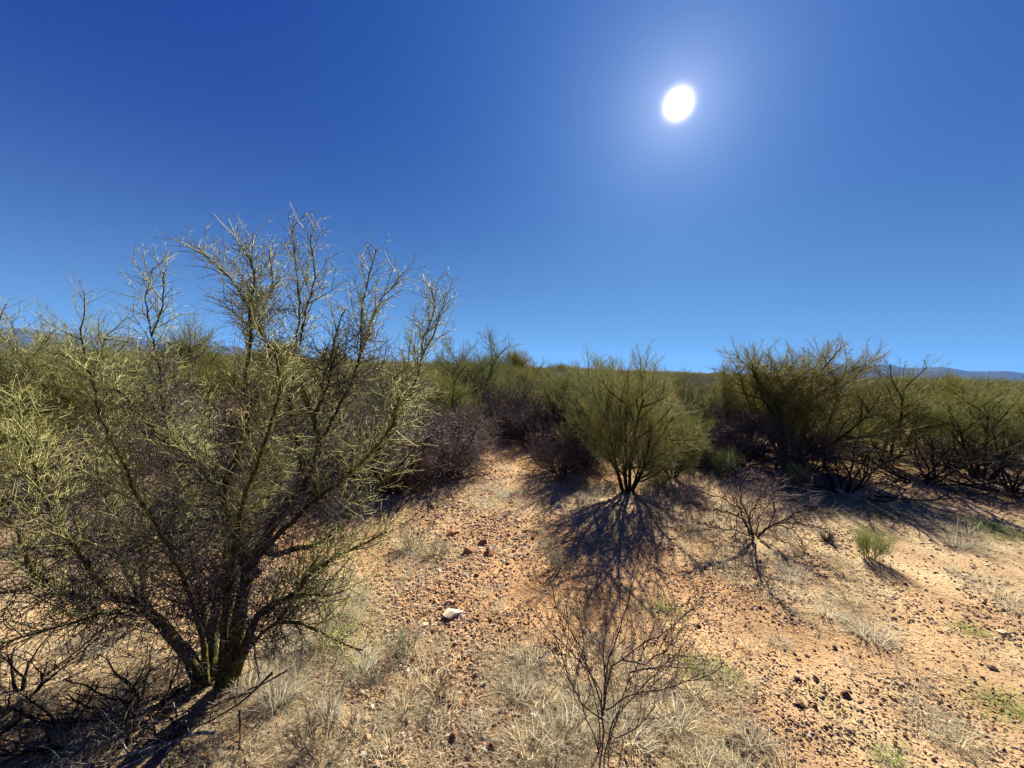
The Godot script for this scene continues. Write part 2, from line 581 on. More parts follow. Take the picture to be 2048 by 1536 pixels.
func ground() -> void:
	var N := 440
	var v := PackedVector3Array()
	var nn := PackedVector3Array()
	var c := PackedColorArray()
	var uv := PackedVector2Array()
	var uv2 := PackedVector2Array()
	var idx := PackedInt32Array()
	var ax := PackedFloat32Array()
	for k in N + 1:
		var u := 2.0 * k / N - 1.0
		ax.append(7000.0 * sinh(8.6 * u) / sinh(8.6))
	var sand := Color(0.475, 0.295, 0.15)
	var pale := Color(0.49, 0.375, 0.228)
	var dry := Color(0.47, 0.385, 0.235)
	var grn := Color(0.19, 0.22, 0.08)
	var rust := Color(0.42, 0.235, 0.12)
	for j in N + 1:
		for k in N + 1:
			var x := ax[k]
			var z := ax[j] - 2.5
			v.append(Vector3(x, height(x, z), z))
			var d := sqrt(x * x + z * z)
			var t := clampf(0.5 + n_mid.get_noise_2d(x * 0.7, z * 0.7 + 50.0) * 1.2, 0.0, 1.0)
			var col := sand.lerp(pale, t * 0.6 + (0.4 if x > 0.9 else 0.0) * smoothstep(0.9, 2.5, x))
			if d < 16.0:
				var nzv := 0.5 + n_fine.get_noise_2d(x * 1.7, z * 1.7)
				col = col.lerp(rust, clampf(wash(x, z) * (nzv + 0.1), 0.0, 1.0) * 0.55)
				col = col.lerp(dry, clampf(cover(x, z, straw) * 1.1 * (nzv * 1.6 - 0.2), 0.0, 0.6))
				col = col.lerp(grn, clampf(cover(x, z, green) * 0.9 * (nzv + 0.2), 0.0, 0.6))
			else:
				col = col.lerp(Color(0.27, 0.22, 0.125), 0.35 + 0.45 * smoothstep(18.0, 50.0, d))
			c.append(col)
			uv.append(Vector2(x, z) / 1.3)
			uv2.append(Vector2(x + z * 0.31, z - x * 0.31) / 5.7)
	var W := N + 1
	for j in W:
		for k in W:
			var a := v[j * W + maxi(k - 1, 0)]
			var b := v[j * W + mini(k + 1, N)]
			var e := v[maxi(j - 1, 0) * W + k]
			var f := v[mini(j + 1, N) * W + k]
			nn.append((f - e).cross(b - a).normalized())
	for j in N:
		for k in N:
			var q := j * W + k
			idx.append(q); idx.append(q + 1); idx.append(q + W)
			idx.append(q + 1); idx.append(q + W + 1); idx.append(q + W)
	var a := []
	a.resize(Mesh.ARRAY_MAX)
	a[Mesh.ARRAY_VERTEX] = v
	a[Mesh.ARRAY_NORMAL] = nn
	a[Mesh.ARRAY_COLOR] = c
	a[Mesh.ARRAY_TEX_UV] = uv
	a[Mesh.ARRAY_TEX_UV2] = uv2
	a[Mesh.ARRAY_INDEX] = idx
	var m := ArrayMesh.new()
	m.add_surface_from_arrays(Mesh.PRIMITIVE_TRIANGLES, a)
	var ims := gravel_images()
	var gm := mat(1.0, 0.0, 0.0)
	gm.specular_mode = BaseMaterial3D.SPECULAR_DISABLED
	gm.albedo_texture = ImageTexture.create_from_image(ims[0])
	gm.heightmap_enabled = true
	gm.heightmap_texture = ImageTexture.create_from_image(ims[1])
	gm.heightmap_scale = 1.3
	var dn := NoiseTexture2D.new()
	dn.width = 512; dn.height = 512; dn.seamless = true
	var dz := FastNoiseLite.new()
	dz.seed = 8; dz.frequency = 0.012; dz.fractal_octaves = 5
	dn.noise = dz
	var ramp := Gradient.new()
	ramp.set_color(0, Color(0.78, 0.74, 0.71))
	ramp.set_color(1, Color(1.0, 1.0, 1.0))
	dn.color_ramp = ramp
	gm.detail_enabled = true
	gm.detail_blend_mode = BaseMaterial3D.BLEND_MODE_MUL
	gm.detail_uv_layer = BaseMaterial3D.DETAIL_UV_2
	gm.detail_albedo = dn
	setting("ground", m, gm, "structure")

func mountains() -> void:
	var mm := mat(1.0, 0.0, 0.0)
	mm.specular_mode = BaseMaterial3D.SPECULAR_DISABLED
	# each: azimuth from, to (degrees, right of straight ahead), distance, rises along it (degrees of elevation)
	for r in [[36.0, 62.0, 9000.0, [0.4, 1.0, 1.6, 1.42, 1.55, 1.2, 1.35, 1.0, 1.05, 0.8, 0.95, 0.85, 1.15, 1.3]], [-62.0, -30.0, 9500.0, [2.1, 2.35, 2.15, 2.3, 2.0, 2.1, 1.8, 1.5, 1.6, 1.2, 0.8]]]:
		var g := Geo.new()
		var nz := FastNoiseLite.new()
		nz.seed = 31; nz.frequency = 0.0011; nz.fractal_octaves = 5
		var cols := 150
		var rows := 14
		var prof: Array = r[3]
		for k in cols + 1:
			var f := float(k) / cols
			var az := deg_to_rad(lerpf(r[0], r[1], f))
			var pf := f * (prof.size() - 1)
			var pi := mini(int(pf), prof.size() - 2)
			var el: float = lerpf(prof[pi], prof[pi + 1], smoothstep(0.0, 1.0, pf - pi))
			for j in rows + 1:
				var t := float(j) / rows
				var dist: float = r[2] - 1500.0 + 2600.0 * t
				var x := sin(az) * dist
				var z := -cos(az) * dist
				var shape := sin(clampf(t / 0.6, 0.0, 1.0) * PI / 2.0) if t < 0.6 else cos((t - 0.6) / 0.4 * PI / 2.0)
				var y: float = shape * tan(deg_to_rad(el)) * r[2] * (1.0 + 0.03 * nz.get_noise_2d(x * 4.0, z * 4.0))
				y += shape * (1.0 - shape) * 4.0 * nz.get_noise_2d(x * 2.0, z * 2.0) * 75.0 - 6.0
				g.v.append(Vector3(x, y, z))
				g.c.append(Color(0.035, 0.032, 0.03) * (1.0 + 0.3 * nz.get_noise_2d(x * 2.0 + 900.0, z * 2.0)))
				g.n.append(Vector3.UP)
		for k in cols + 1:
			for j in rows + 1:
				var q := k * (rows + 1) + j
				var a: Vector3 = g.v[maxi(k - 1, 0) * (rows + 1) + j]
				var b: Vector3 = g.v[mini(k + 1, cols) * (rows + 1) + j]
				var e: Vector3 = g.v[k * (rows + 1) + maxi(j - 1, 0)]
				var f: Vector3 = g.v[k * (rows + 1) + mini(j + 1, rows)]
				var m := (b - a).cross(f - e).normalized()
				g.n[q] = m if m.y > 0.0 else -m
		for k in cols:
			for j in rows:
				var q := k * (rows + 1) + j
				g.i.append_array(PackedInt32Array([q, q + 1, q + rows + 1, q + 1, q + rows + 2, q + rows + 1]))
		setting("mountain_range", g.mesh(), mm, "structure")

func big_tree() -> void:
	var at := Vector3(-1.513, -0.003, -1.929)
	at.y = height(at.x, at.z)
	var L := [
		[0.04, 0.005, 0.35, [Vector3(-1.565, 0.014, -1.929), Vector3(-1.647, 0.155, -1.935), Vector3(-1.755, 0.268, -1.940), Vector3(-1.849, 0.370, -1.945), Vector3(-1.949, 0.420, -1.967), Vector3(-2.190, 0.438, -1.948), Vector3(-2.350, 0.497, -1.930), Vector3(-2.405, 0.576, -1.903), Vector3(-2.434, 0.676, -1.908), Vector3(-2.501, 0.814, -1.914), Vector3(-2.581, 0.926, -1.919), Vector3(-2.688, 1.125, -1.927)]],
		[0.02, 0.005, 0.2, [Vector3(-1.899, 0.396, -1.956), Vector3(-2.028, 0.451, -2.048), Vector3(-2.135, 0.504, -2.101), Vector3(-2.208, 0.590, -2.154), Vector3(-2.361, 0.614, -2.155), Vector3(-2.506, 0.733, -2.211), Vector3(-2.600, 0.920, -2.219), Vector3(-2.811, 1.033, -2.273), Vector3(-2.905, 1.165, -2.279), Vector3(-3.108, 1.210, -2.331)]],
		[0.02, 0.005, 0.3, [Vector3(-1.849, 0.370, -1.945), Vector3(-2.081, 0.364, -2.145), Vector3(-2.190, 0.483, -2.250), Vector3(-2.199, 0.572, -2.254), Vector3(-2.388, 0.666, -2.308), Vector3(-2.529, 0.844, -2.365), Vector3(-2.574, 1.015, -2.373), Vector3(-2.561, 1.093, -2.376), Vector3(-2.488, 1.267, -2.384), Vector3(-2.493, 1.423, -2.390), Vector3(-2.467, 1.611, -2.398)]],
		[0.036, 0.004, 0.35, [Vector3(-1.536, -0.010, -1.948), Vector3(-1.597, 0.218, -2.038), Vector3(-1.600, 0.407, -2.096), Vector3(-1.601, 0.608, -2.155), Vector3(-1.728, 0.856, -2.266), Vector3(-1.854, 1.061, -2.275), Vector3(-1.945, 1.119, -2.277), Vector3(-2.128, 1.233, -2.282), Vector3(-2.191, 1.321, -2.286), Vector3(-2.315, 1.467, -2.292), Vector3(-2.498, 1.566, -2.296), Vector3(-2.575, 1.639, -2.299), Vector3(-2.711, 1.700, -2.302)]],
		[0.012, 0.003, 0.15, [Vector3(-1.885, 1.070, -2.295), Vector3(-2.083, 1.225, -2.332), Vector3(-2.145, 1.468, -2.342), Vector3(-2.162, 1.621, -2.349), Vector3(-2.217, 1.833, -2.358), Vector3(-2.254, 2.046, -2.367), Vector3(-2.220, 2.246, -2.376)]],
		[0.006, 0.003, 0.1, [Vector3(-2.217, 1.827, -2.358), Vector3(-2.160, 1.972, -2.364), Vector3(-2.155, 2.110, -2.370), Vector3(-2.143, 2.218, -2.374)]],
		[0.052, 0.003, 0.4, [Vector3(-1.428, 0.027, -1.910), Vector3(-1.393, 0.229, -1.919), Vector3(-1.376, 0.397, -1.946), Vector3(-1.363, 0.501, -1.950), Vector3(-1.349, 0.622, -1.976), Vector3(-1.293, 0.741, -2.011), Vector3(-1.274, 0.810, -2.044), Vector3(-1.196, 0.951, -2.120), Vector3(-1.127, 1.051, -2.174), Vector3(-1.115, 1.242, -2.232), Vector3(-1.154, 1.388, -2.239), Vector3(-1.241, 1.561, -2.246), Vector3(-1.332, 1.646, -2.250), Vector3(-1.439, 1.789, -2.256), Vector3(-1.513, 1.984, -2.214), Vector3(-1.618, 2.153, -2.221), Vector3(-1.795, 2.305, -2.228)]],
		[0.022, 0.005, 0.25, [Vector3(-1.312, 0.705, -1.999), Vector3(-1.281, 0.637, -2.056), Vector3(-1.187, 0.649, -2.107), Vector3(-1.072, 0.658, -2.157), Vector3(-1.040, 0.688, -2.209), Vector3(-0.927, 0.814, -2.364), Vector3(-0.776, 0.978, -2.471), Vector3(-0.603, 1.178, -2.480)]],
		[0.034, 0.004, 0.3, [Vector3(-1.363, 0.112, -1.884), Vector3(-1.292, 0.304, -1.892), Vector3(-1.245, 0.420, -1.897), Vector3(-1.095, 0.500, -1.900), Vector3(-0.972, 0.643, -1.956), Vector3(-0.818, 0.726, -1.960), Vector3(-0.625, 0.823, -1.964)]],
		[0.01, 0.003, 0.2, [Vector3(-1.087, 0.503, -1.900), Vector3(-0.983, 0.528, -1.881), Vector3(-0.870, 0.531, -1.882), Vector3(-0.771, 0.589, -1.854)]],
		[0.016, 0.004, 0.35, [Vector3(-1.334, 0.189, -1.837), Vector3(-1.233, 0.316, -1.842), Vector3(-1.125, 0.406, -1.846), Vector3(-1.039, 0.421, -1.847), Vector3(-0.913, 0.362, -1.844), Vector3(-0.838, 0.328, -1.843), Vector3(-0.693, 0.297, -1.821)]],
		[0.009, 0.003, 0.2, [Vector3(-1.130, 0.403, -1.846), Vector3(-1.025, 0.538, -1.822), Vector3(-0.965, 0.672, -1.808), Vector3(-0.879, 0.805, -1.793)]],
		[0.03, 0.0035, 0.3, [Vector3(-1.356, 0.595, -1.974), Vector3(-1.391, 0.699, -1.979), Vector3(-1.425, 0.812, -1.964), Vector3(-1.491, 1.018, -1.973), Vector3(-1.406, 1.229, -1.982), Vector3(-1.358, 1.360, -1.987), Vector3(-1.391, 1.594, -1.997), Vector3(-1.369, 1.751, -2.004), Vector3(-1.375, 1.959, -2.013), Vector3(-1.361, 2.167, -2.022), Vector3(-1.438, 2.308, -2.028)]],
		[0.016, 0.003, 0.25, [Vector3(-1.168, 0.966, -2.120), Vector3(-1.258, 1.169, -2.279), Vector3(-1.342, 1.496, -2.293), Vector3(-1.305, 1.766, -2.305), Vector3(-1.284, 2.066, -2.318), Vector3(-1.321, 2.304, -2.328), Vector3(-1.342, 2.507, -2.337)]],
		[0.008, 0.003, 0.1, [Vector3(-1.276, 1.797, -2.306), Vector3(-1.246, 2.007, -2.315), Vector3(-1.198, 2.203, -2.324), Vector3(-1.236, 2.457, -2.335)]],
		[0.014, 0.003, 0.2, [Vector3(-1.114, 1.213, -2.231), Vector3(-1.026, 1.445, -2.291), Vector3(-0.934, 1.718, -2.353), Vector3(-0.935, 1.963, -2.363), Vector3(-0.903, 2.209, -2.374), Vector3(-0.856, 2.393, -2.382)]],
		[0.008, 0.003, 0.1, [Vector3(-0.953, 1.672, -2.341), Vector3(-0.898, 1.904, -2.371), Vector3(-0.818, 2.109, -2.400), Vector3(-0.695, 2.270, -2.427)]],
		[0.018, 0.003, 0.3, [Vector3(-0.997, 0.753, -2.311), Vector3(-0.880, 1.116, -2.577), Vector3(-0.752, 1.356, -2.588), Vector3(-0.625, 1.665, -2.601), Vector3(-0.615, 1.868, -2.610), Vector3(-0.536, 2.073, -2.618), Vector3(-0.568, 2.235, -2.625)]],
		[0.008, 0.003, 0.1, [Vector3(-0.618, 1.749, -2.605), Vector3(-0.547, 1.887, -2.610), Vector3(-0.470, 2.143, -2.621)]],
		[0.022, 0.004, 0.35, [Vector3(-1.446, 0.031, -1.910), Vector3(-1.404, 0.397, -1.866), Vector3(-1.241, 0.878, -1.716), Vector3(-1.079, 1.200, -1.580), Vector3(-0.971, 1.419, -1.539), Vector3(-0.935, 1.582, -1.546), Vector3(-0.950, 1.742, -1.553)]],
		[0.02, 0.004, 0.35, [Vector3(-1.531, 0.029, -1.910), Vector3(-1.524, 0.368, -1.865), Vector3(-1.535, 0.823, -1.714), Vector3(-1.583, 1.084, -1.625), Vector3(-1.645, 1.308, -1.585), Vector3(-1.723, 1.472, -1.592), Vector3(-1.748, 1.596, -1.597)]],
		[0.022, 0.004, 0.35, [Vector3(-1.503, -0.020, -1.968), Vector3(-1.532, 0.289, -2.061), Vector3(-1.677, 0.593, -2.455), Vector3(-1.612, 0.897, -2.668), Vector3(-1.536, 1.235, -2.783), Vector3(-1.398, 1.495, -2.794), Vector3(-1.316, 1.789, -2.806)]],
		[0.02, 0.004, 0.35, [Vector3(-1.557, -0.021, -1.968), Vector3(-1.701, 0.252, -2.110), Vector3(-2.065, 0.516, -2.451), Vector3(-2.243, 0.843, -2.666), Vector3(-2.264, 1.177, -2.780), Vector3(-2.183, 1.508, -2.794)]],
		[0.02, 0.004, 0.35, [Vector3(-1.331, 0.660, -2.007), Vector3(-1.033, 0.954, -1.970), Vector3(-0.759, 1.183, -1.930), Vector3(-0.600, 1.390, -1.938), Vector3(-0.567, 1.544, -1.945)]],
		[0.011, 0.003, 0.3, [Vector3(-1.712, 0.342, -1.893), Vector3(-1.832, 0.490, -1.800), Vector3(-1.969, 0.472, -1.729), Vector3(-2.080, 0.459, -1.668), Vector3(-2.227, 0.416, -1.626)]],
		[0.012, 0.003, 0.2, [Vector3(-2.403, 0.526, -1.921), Vector3(-2.517, 0.483, -1.900), Vector3(-2.695, 0.491, -1.900)]],
		[0.018, 0.004, 0.3, [Vector3(-2.047, 0.442, -1.948), Vector3(-2.024, 0.785, -1.762), Vector3(-2.112, 1.034, -1.723), Vector3(-2.187, 1.259, -1.733), Vector3(-2.326, 1.479, -1.792)]],
		[0.01, 0.003, 0.1, [Vector3(-1.154, 1.388, -2.239), Vector3(-1.043, 1.598, -2.198), Vector3(-1.035, 1.798, -2.206), Vector3(-0.969, 2.001, -2.215)]],
		[0.01, 0.003, 0.1, [Vector3(-1.439, 1.789, -2.256), Vector3(-1.520, 1.939, -2.312), Vector3(-1.451, 2.151, -2.321), Vector3(-1.472, 2.330, -2.329)]],
	]
	var wood := Geo.new()
	var twigs := Geo.new()
	var dead := Geo.new()
	var bark := Color(0.1, 0.094, 0.033)
	var tone := Color(0.25, 0.248, 0.1)
	var ks := [
		{g = 0, seg = 0.05, wob = 0.09, up = 0.05, from = 0.12, taper = 0.8, per = 36.0, ang = 0.72, l0 = 0.12, l1 = 0.42, rad = 0.0036, sides = 4, tip = 0.4, col = tone * 0.9, vari = 0.2, lift = 0.22},
		{g = 0, seg = 0.06, wob = 0.08, up = 0.03, from = 0.1, per = 44.0, ang = 0.85, l0 = 0.06, l1 = 0.21, rad = 0.0021, sides = 3, tip = 0.45, col = tone, vari = 0.25, lift = 0.1},
		{g = 0, seg = 0.2, wob = 0.05, up = 0.0, from = 0.1, per = 36.0, ang = 0.85, l0 = 0.02, l1 = 0.085, rad = 0.0013, sides = 3, tip = 0.5, col = tone * 1.1, vari = 0.3},
	]
	var kd := [
		{g = 0, seg = 0.04, wob = 0.28, up = 0.0, from = 0.08, per = 62.0, ang = 1.0, l0 = 0.1, l1 = 0.4, rad = 0.0027, sides = 3, tip = 0.4, col = Color(0.05, 0.04, 0.039), vari = 0.35},
		{g = 0, seg = 0.035, wob = 0.3, up = 0.0, from = 0.08, per = 48.0, ang = 1.0, l0 = 0.05, l1 = 0.18, rad = 0.0018, sides = 3, tip = 0.5, col = Color(0.066, 0.052, 0.052), vari = 0.4},
		{g = 0, seg = 0.05, wob = 0.3, up = 0.0, from = 0.08, per = 46.0, ang = 1.0, l0 = 0.015, l1 = 0.06, rad = 0.0012, sides = 3, tip = 0.5, col = Color(0.09, 0.075, 0.075), vari = 0.4},
	]
	for e in L:
		var pts := []
		for p in e[3]:
			pts.append(p - at)
		wood.col = jit(bark, 0.2)
		var line := limb(wood, pts, e[0], e[1], 8 if e[0] > 0.025 else 6)
		ks[0].per = 21.0 if e[2] < 0.26 else 38.0
		ks[1].per = 34.0 if e[2] < 0.26 else 44.0
		side_shoots([twigs], line, e[2], 0, ks, 1.0)
		if e[0] > 0.0095:
			var cut := int(line.size() * 0.6)
			if cut > 3:
				side_shoots([dead], line.slice(int(line.size() * 0.12), cut), 0.1, 0, kd, 1.0)
	var o := thing("palo_verde_tree", at, "large palo verde in the left foreground, green trunks forking from the ground, bare spiny twigs", "tree")
	part(o, "trunk", wood.mesh(), M.bark)
	part(o, "crown", twigs.mesh(), M.stem_twig)
	part(o, "dead_twigs", dead.mesh(), M.dry_twig)
	var knot := TorusMesh.new()
	knot.inner_radius = 0.011
	knot.outer_radius = 0.03
	knot.rings = 14; knot.ring_segments = 8
	var kc := Geo.new()
	kc.col = Color(0.03, 0.025, 0.02)
	var kp := Vector3(-1.297, 0.601, -1.910) - at
	kc.tube(PackedVector3Array([kp + Vector3(0, 0, -0.03), kp + Vector3(0.004, 0.002, 0.0), kp + Vector3(0.004, 0.003, 0.012)]), PackedFloat32Array([0.03, 0.024, 0.012]), 9)
	part(o, "knot", kc.mesh(), M.bark)

var protos := {}

func place(kind: String, at: Vector2, tall: float, wide: float, turn: float, label: String, group := "", sink := 0.0) -> Node3D:
	var p: Node3D = protos[kind][0]
	var o: Node3D
	if protos[kind][2]:
		o = p
		protos[kind][2] = false
		o.set_meta("label", label)
		if group:
			o.set_meta("group", group)
	else:
		o = copy(p, label, group)
	var s: float = 1.12 * tall / protos[kind][1]
	o.position = Vector3(at.x, height(at.x, at.y) - sink, at.y)
	o.rotation.y = turn
	o.scale = Vector3(s * wide, s, s * wide)
	return o

func proto(kind: String, o: Node3D) -> void:
	var top := 0.1
	for c in o.get_children():
		top = maxf(top, (c as MeshInstance3D).mesh.get_aabb().end.y)
	protos[kind] = [o, top, true]

func trees() -> void:
	var dark := Color(0.05, 0.04, 0.028)
	proto("olive", palo_verde(Color(0.2, 0.195, 0.068), dark, 8, 0.7, 1.22, 0.92))
	proto("moss", palo_verde(Color(0.145, 0.16, 0.06), dark, 6, 0.45, 1.35, 1.1))
	proto("amber", palo_verde(Color(0.195, 0.175, 0.05), dark, 9, 0.6, 1.35, 1.1))
	proto("vase", palo_verde(Color(0.18, 0.185, 0.055), dark, 6, 0.7, 1.4, 0.9))
	proto("pale", palo_verde(Color(0.27, 0.28, 0.13), Color(0.13, 0.12, 0.055), 5, 0.4, 1.5, 0.75))
	proto("low", palo_verde(Color(0.18, 0.185, 0.065), dark, 9, 1.05, 0.9, 1.0))
	proto("purple", dry_bush(Color(0.085, 0.06, 0.06), 30, 0.75, 1.15, 1.0))
	proto("grey", dry_bush(Color(0.115, 0.095, 0.085), 26, 0.8, 1.05, 0.9))
	proto("brown", dry_bush(Color(0.13, 0.08, 0.055), 34, 0.8, 0.75, 0.9))
	proto("bare", dry_bush(Color(0.06, 0.05, 0.045), 18, 0.9, 1.3, 0.35))
	# the middle
	place("olive", Vector2(1.66, -5.31), 1.91, 0.78, 4.1, "bushy olive palo verde standing alone in the middle, dark trunk on open ground")
	place("moss", Vector2(1.35, -6.72), 1.71, 0.85, 1.7, "palo verde close behind the left of the lone middle tree")
	place("low", Vector2(2.60, -6.06), 1.21, 0.68, 2.9, "low leaning palo verde just right of the lone middle tree")
	place("moss", Vector2(4.26, -8.44), 1.90, 0.75, 0.2, "slim dark green palo verde between the middle tree and the amber tree")
	# the right
	place("amber", Vector2(5.71, -7.83), 2.35, 1.1, 0.9, "tall amber green palo verde with many dark trunks, highest on the right")
	place("vase", Vector2(7.56, -7.68), 2.00, 1.05, 2.2, "vase shaped palo verde with open dark limbs, right of the amber tree")
	place("vase", Vector2(8.34, -6.70), 1.95, 1.1, 4.2, "palo verde with spreading dark limbs beside the right picture edge")
	place("olive", Vector2(9.89, -7.06), 1.76, 1.0, 3.0, "palo verde cut by the right edge of the picture")
	place("low", Vector2(8.38, -9.41), 1.27, 1.0, 1.0, "low olive bush in the gap behind the amber and the vase shaped trees")
	place("olive", Vector2(6.09, -9.90), 1.79, 0.9, 5.1, "round palo verde behind the left side of the amber tree")
	place("amber", Vector2(10.97, -9.98), 1.90, 1.0, 2.6, "amber palo verde behind the gap between the two right hand vase trees")
	# the left
	place("pale", Vector2(-8.41, -6.49), 2.73, 1.0, 0.3, "tall pale palo verde at the left picture edge behind the big tree")
	place("pale", Vector2(-8.74, -8.02), 2.99, 0.95, 2.3, "pale palo verde seen through the left twigs of the big tree")
	place("olive", Vector2(-8.51, -7.11), 1.87, 1.1, 1.3, "broad olive palo verde between the two tall pale trees at left")
	place("olive", Vector2(-5.97, -4.11), 1.39, 1.1, 3.7, "olive palo verde half outside the left picture edge")
	place("moss", Vector2(-8.48, -8.84), 1.86, 1.2, 4.0, "mossy palo verde behind the forked leader of the big tree")
	place("pale", Vector2(-2.11, -6.56), 2.56, 0.75, 4.4, "narrow pale palo verde behind the right side of the big tree")
	place("vase", Vector2(-1.53, -8.41), 1.80, 0.9, 3.3, "open palo verde with dark forked limbs beside the sandy gap")
	place("olive", Vector2(-3.37, -6.76), 1.78, 1.0, 0.8, "olive palo verde hidden behind the middle of the big tree")
	place("pale", Vector2(1.94, -8.48), 2.15, 0.8, 0.9, "wispy palo verde whose bare tips stand above the left of the lone middle tree")
	place("pale", Vector2(3.30, -8.85), 2.18, 0.7, 5.5, "wispy palo verde whose bare tips stand above the right of the lone middle tree")
	place("olive", Vector2(-1.28, -25.50), 2.43, 1.0, 2.0, "round dark palo verde on the rise above the sandy gap")
	# dry bushes
	place("purple", Vector2(0.82, -6.24), 0.76, 0.9, 0.3, "dark purple dry bush at the right lip of the sandy gap")
	place("purple", Vector2(4.14, -7.12), 1.17, 0.9, 1.6, "reddish purple dry bush left of the amber tree trunks")
	place("purple", Vector2(3.29, -6.84), 0.76, 0.8, 2.9, "purple dry bush behind the low leaning palo verde")
	place("brown", Vector2(-0.93, -7.49), 1.08, 0.75, 0.5, "brown upright dry bush at the far left of the sandy gap")
	place("purple", Vector2(0.05, -9.77), 1.45, 0.8, 4.1, "dark bare bush on the slope above the sandy gap")
	place("grey", Vector2(-1.27, -5.74), 1.13, 1.25, 0.9, "grey tangled dry bush at the right foot of the big tree crown")
	place("purple", Vector2(-0.89, -5.97), 0.71, 0.75, 2.2, "low dark dry bush at the left lip of the sandy gap")
	place("brown", Vector2(-1.51, -5.02), 0.96, 0.9, 3.4, "brown reedy dry bush left of the grey tangled bush")
	place("grey", Vector2(-1.20, -7.04), 1.06, 1.1, 1.9, "grey brown dry bush under the open palo verde with forked limbs")
	place("grey", Vector2(-0.27, -9.86), 0.98, 1.0, 3.9, "grey dry bush closing the upper end of the sandy gap")
	place("purple", Vector2(0.62, -8.74), 0.97, 1.1, 5.2, "purple dry bush behind the right lip of the sandy gap")
	place("grey", Vector2(-1.99, -5.54), 1.06, 1.1, 0.4, "grey dry bush behind the outermost right twigs of the big tree")
	place("grey", Vector2(-3.44, -4.84), 1.34, 1.0, 5.0, "grey dry bush behind the trunks of the big tree")
	place("grey", Vector2(-2.80, -5.33), 1.16, 1.0, 2.4, "grey dry bush behind the right twigs of the big tree")
	place("purple", Vector2(-5.08, -5.60), 1.07, 1.1, 0.1, "purplish dry bush behind the left limbs of the big tree")
	place("grey", Vector2(-5.46, -4.66), 0.71, 1.2, 3.1, "low grey dry bush below the tall pale trees at left")
	place("bare", Vector2(5.03, -5.69), 0.82, 1.35, 0.6, "fan of bare dark branches spreading low before the vase shaped tree")
	place("bare", Vector2(6.80, -6.29), 0.87, 1.4, 2.6, "low bare dark brush in the shade before the right hand trees")
	place("bare", Vector2(7.74, -5.75), 1.06, 1.0, 4.0, "dark bare bush at the right edge in deep shade")
	place("bare", Vector2(-1.91, -1.65), 0.2, 2.2, 0.8, "collapsed dead brush lying in the shade of the big tree, bottom left corner")
	place("bare", Vector2(-1.72, -1.78), 0.22, 2.0, 3.0, "collapsed dead brush right under the left limb of the big tree")
	place("bare", Vector2(-2.40, -1.84), 0.25, 1.8, 5.0, "collapsed dead brush at the left picture edge under the big tree")
	place("purple", Vector2(5.46, -6.91), 0.73, 0.8, 3.3, "dark brush under the right side of the amber tree")
	place("purple", Vector2(8.73, -7.46), 0.88, 1.1, 1.2, "dark dry bush between the trunks of the two right hand trees")

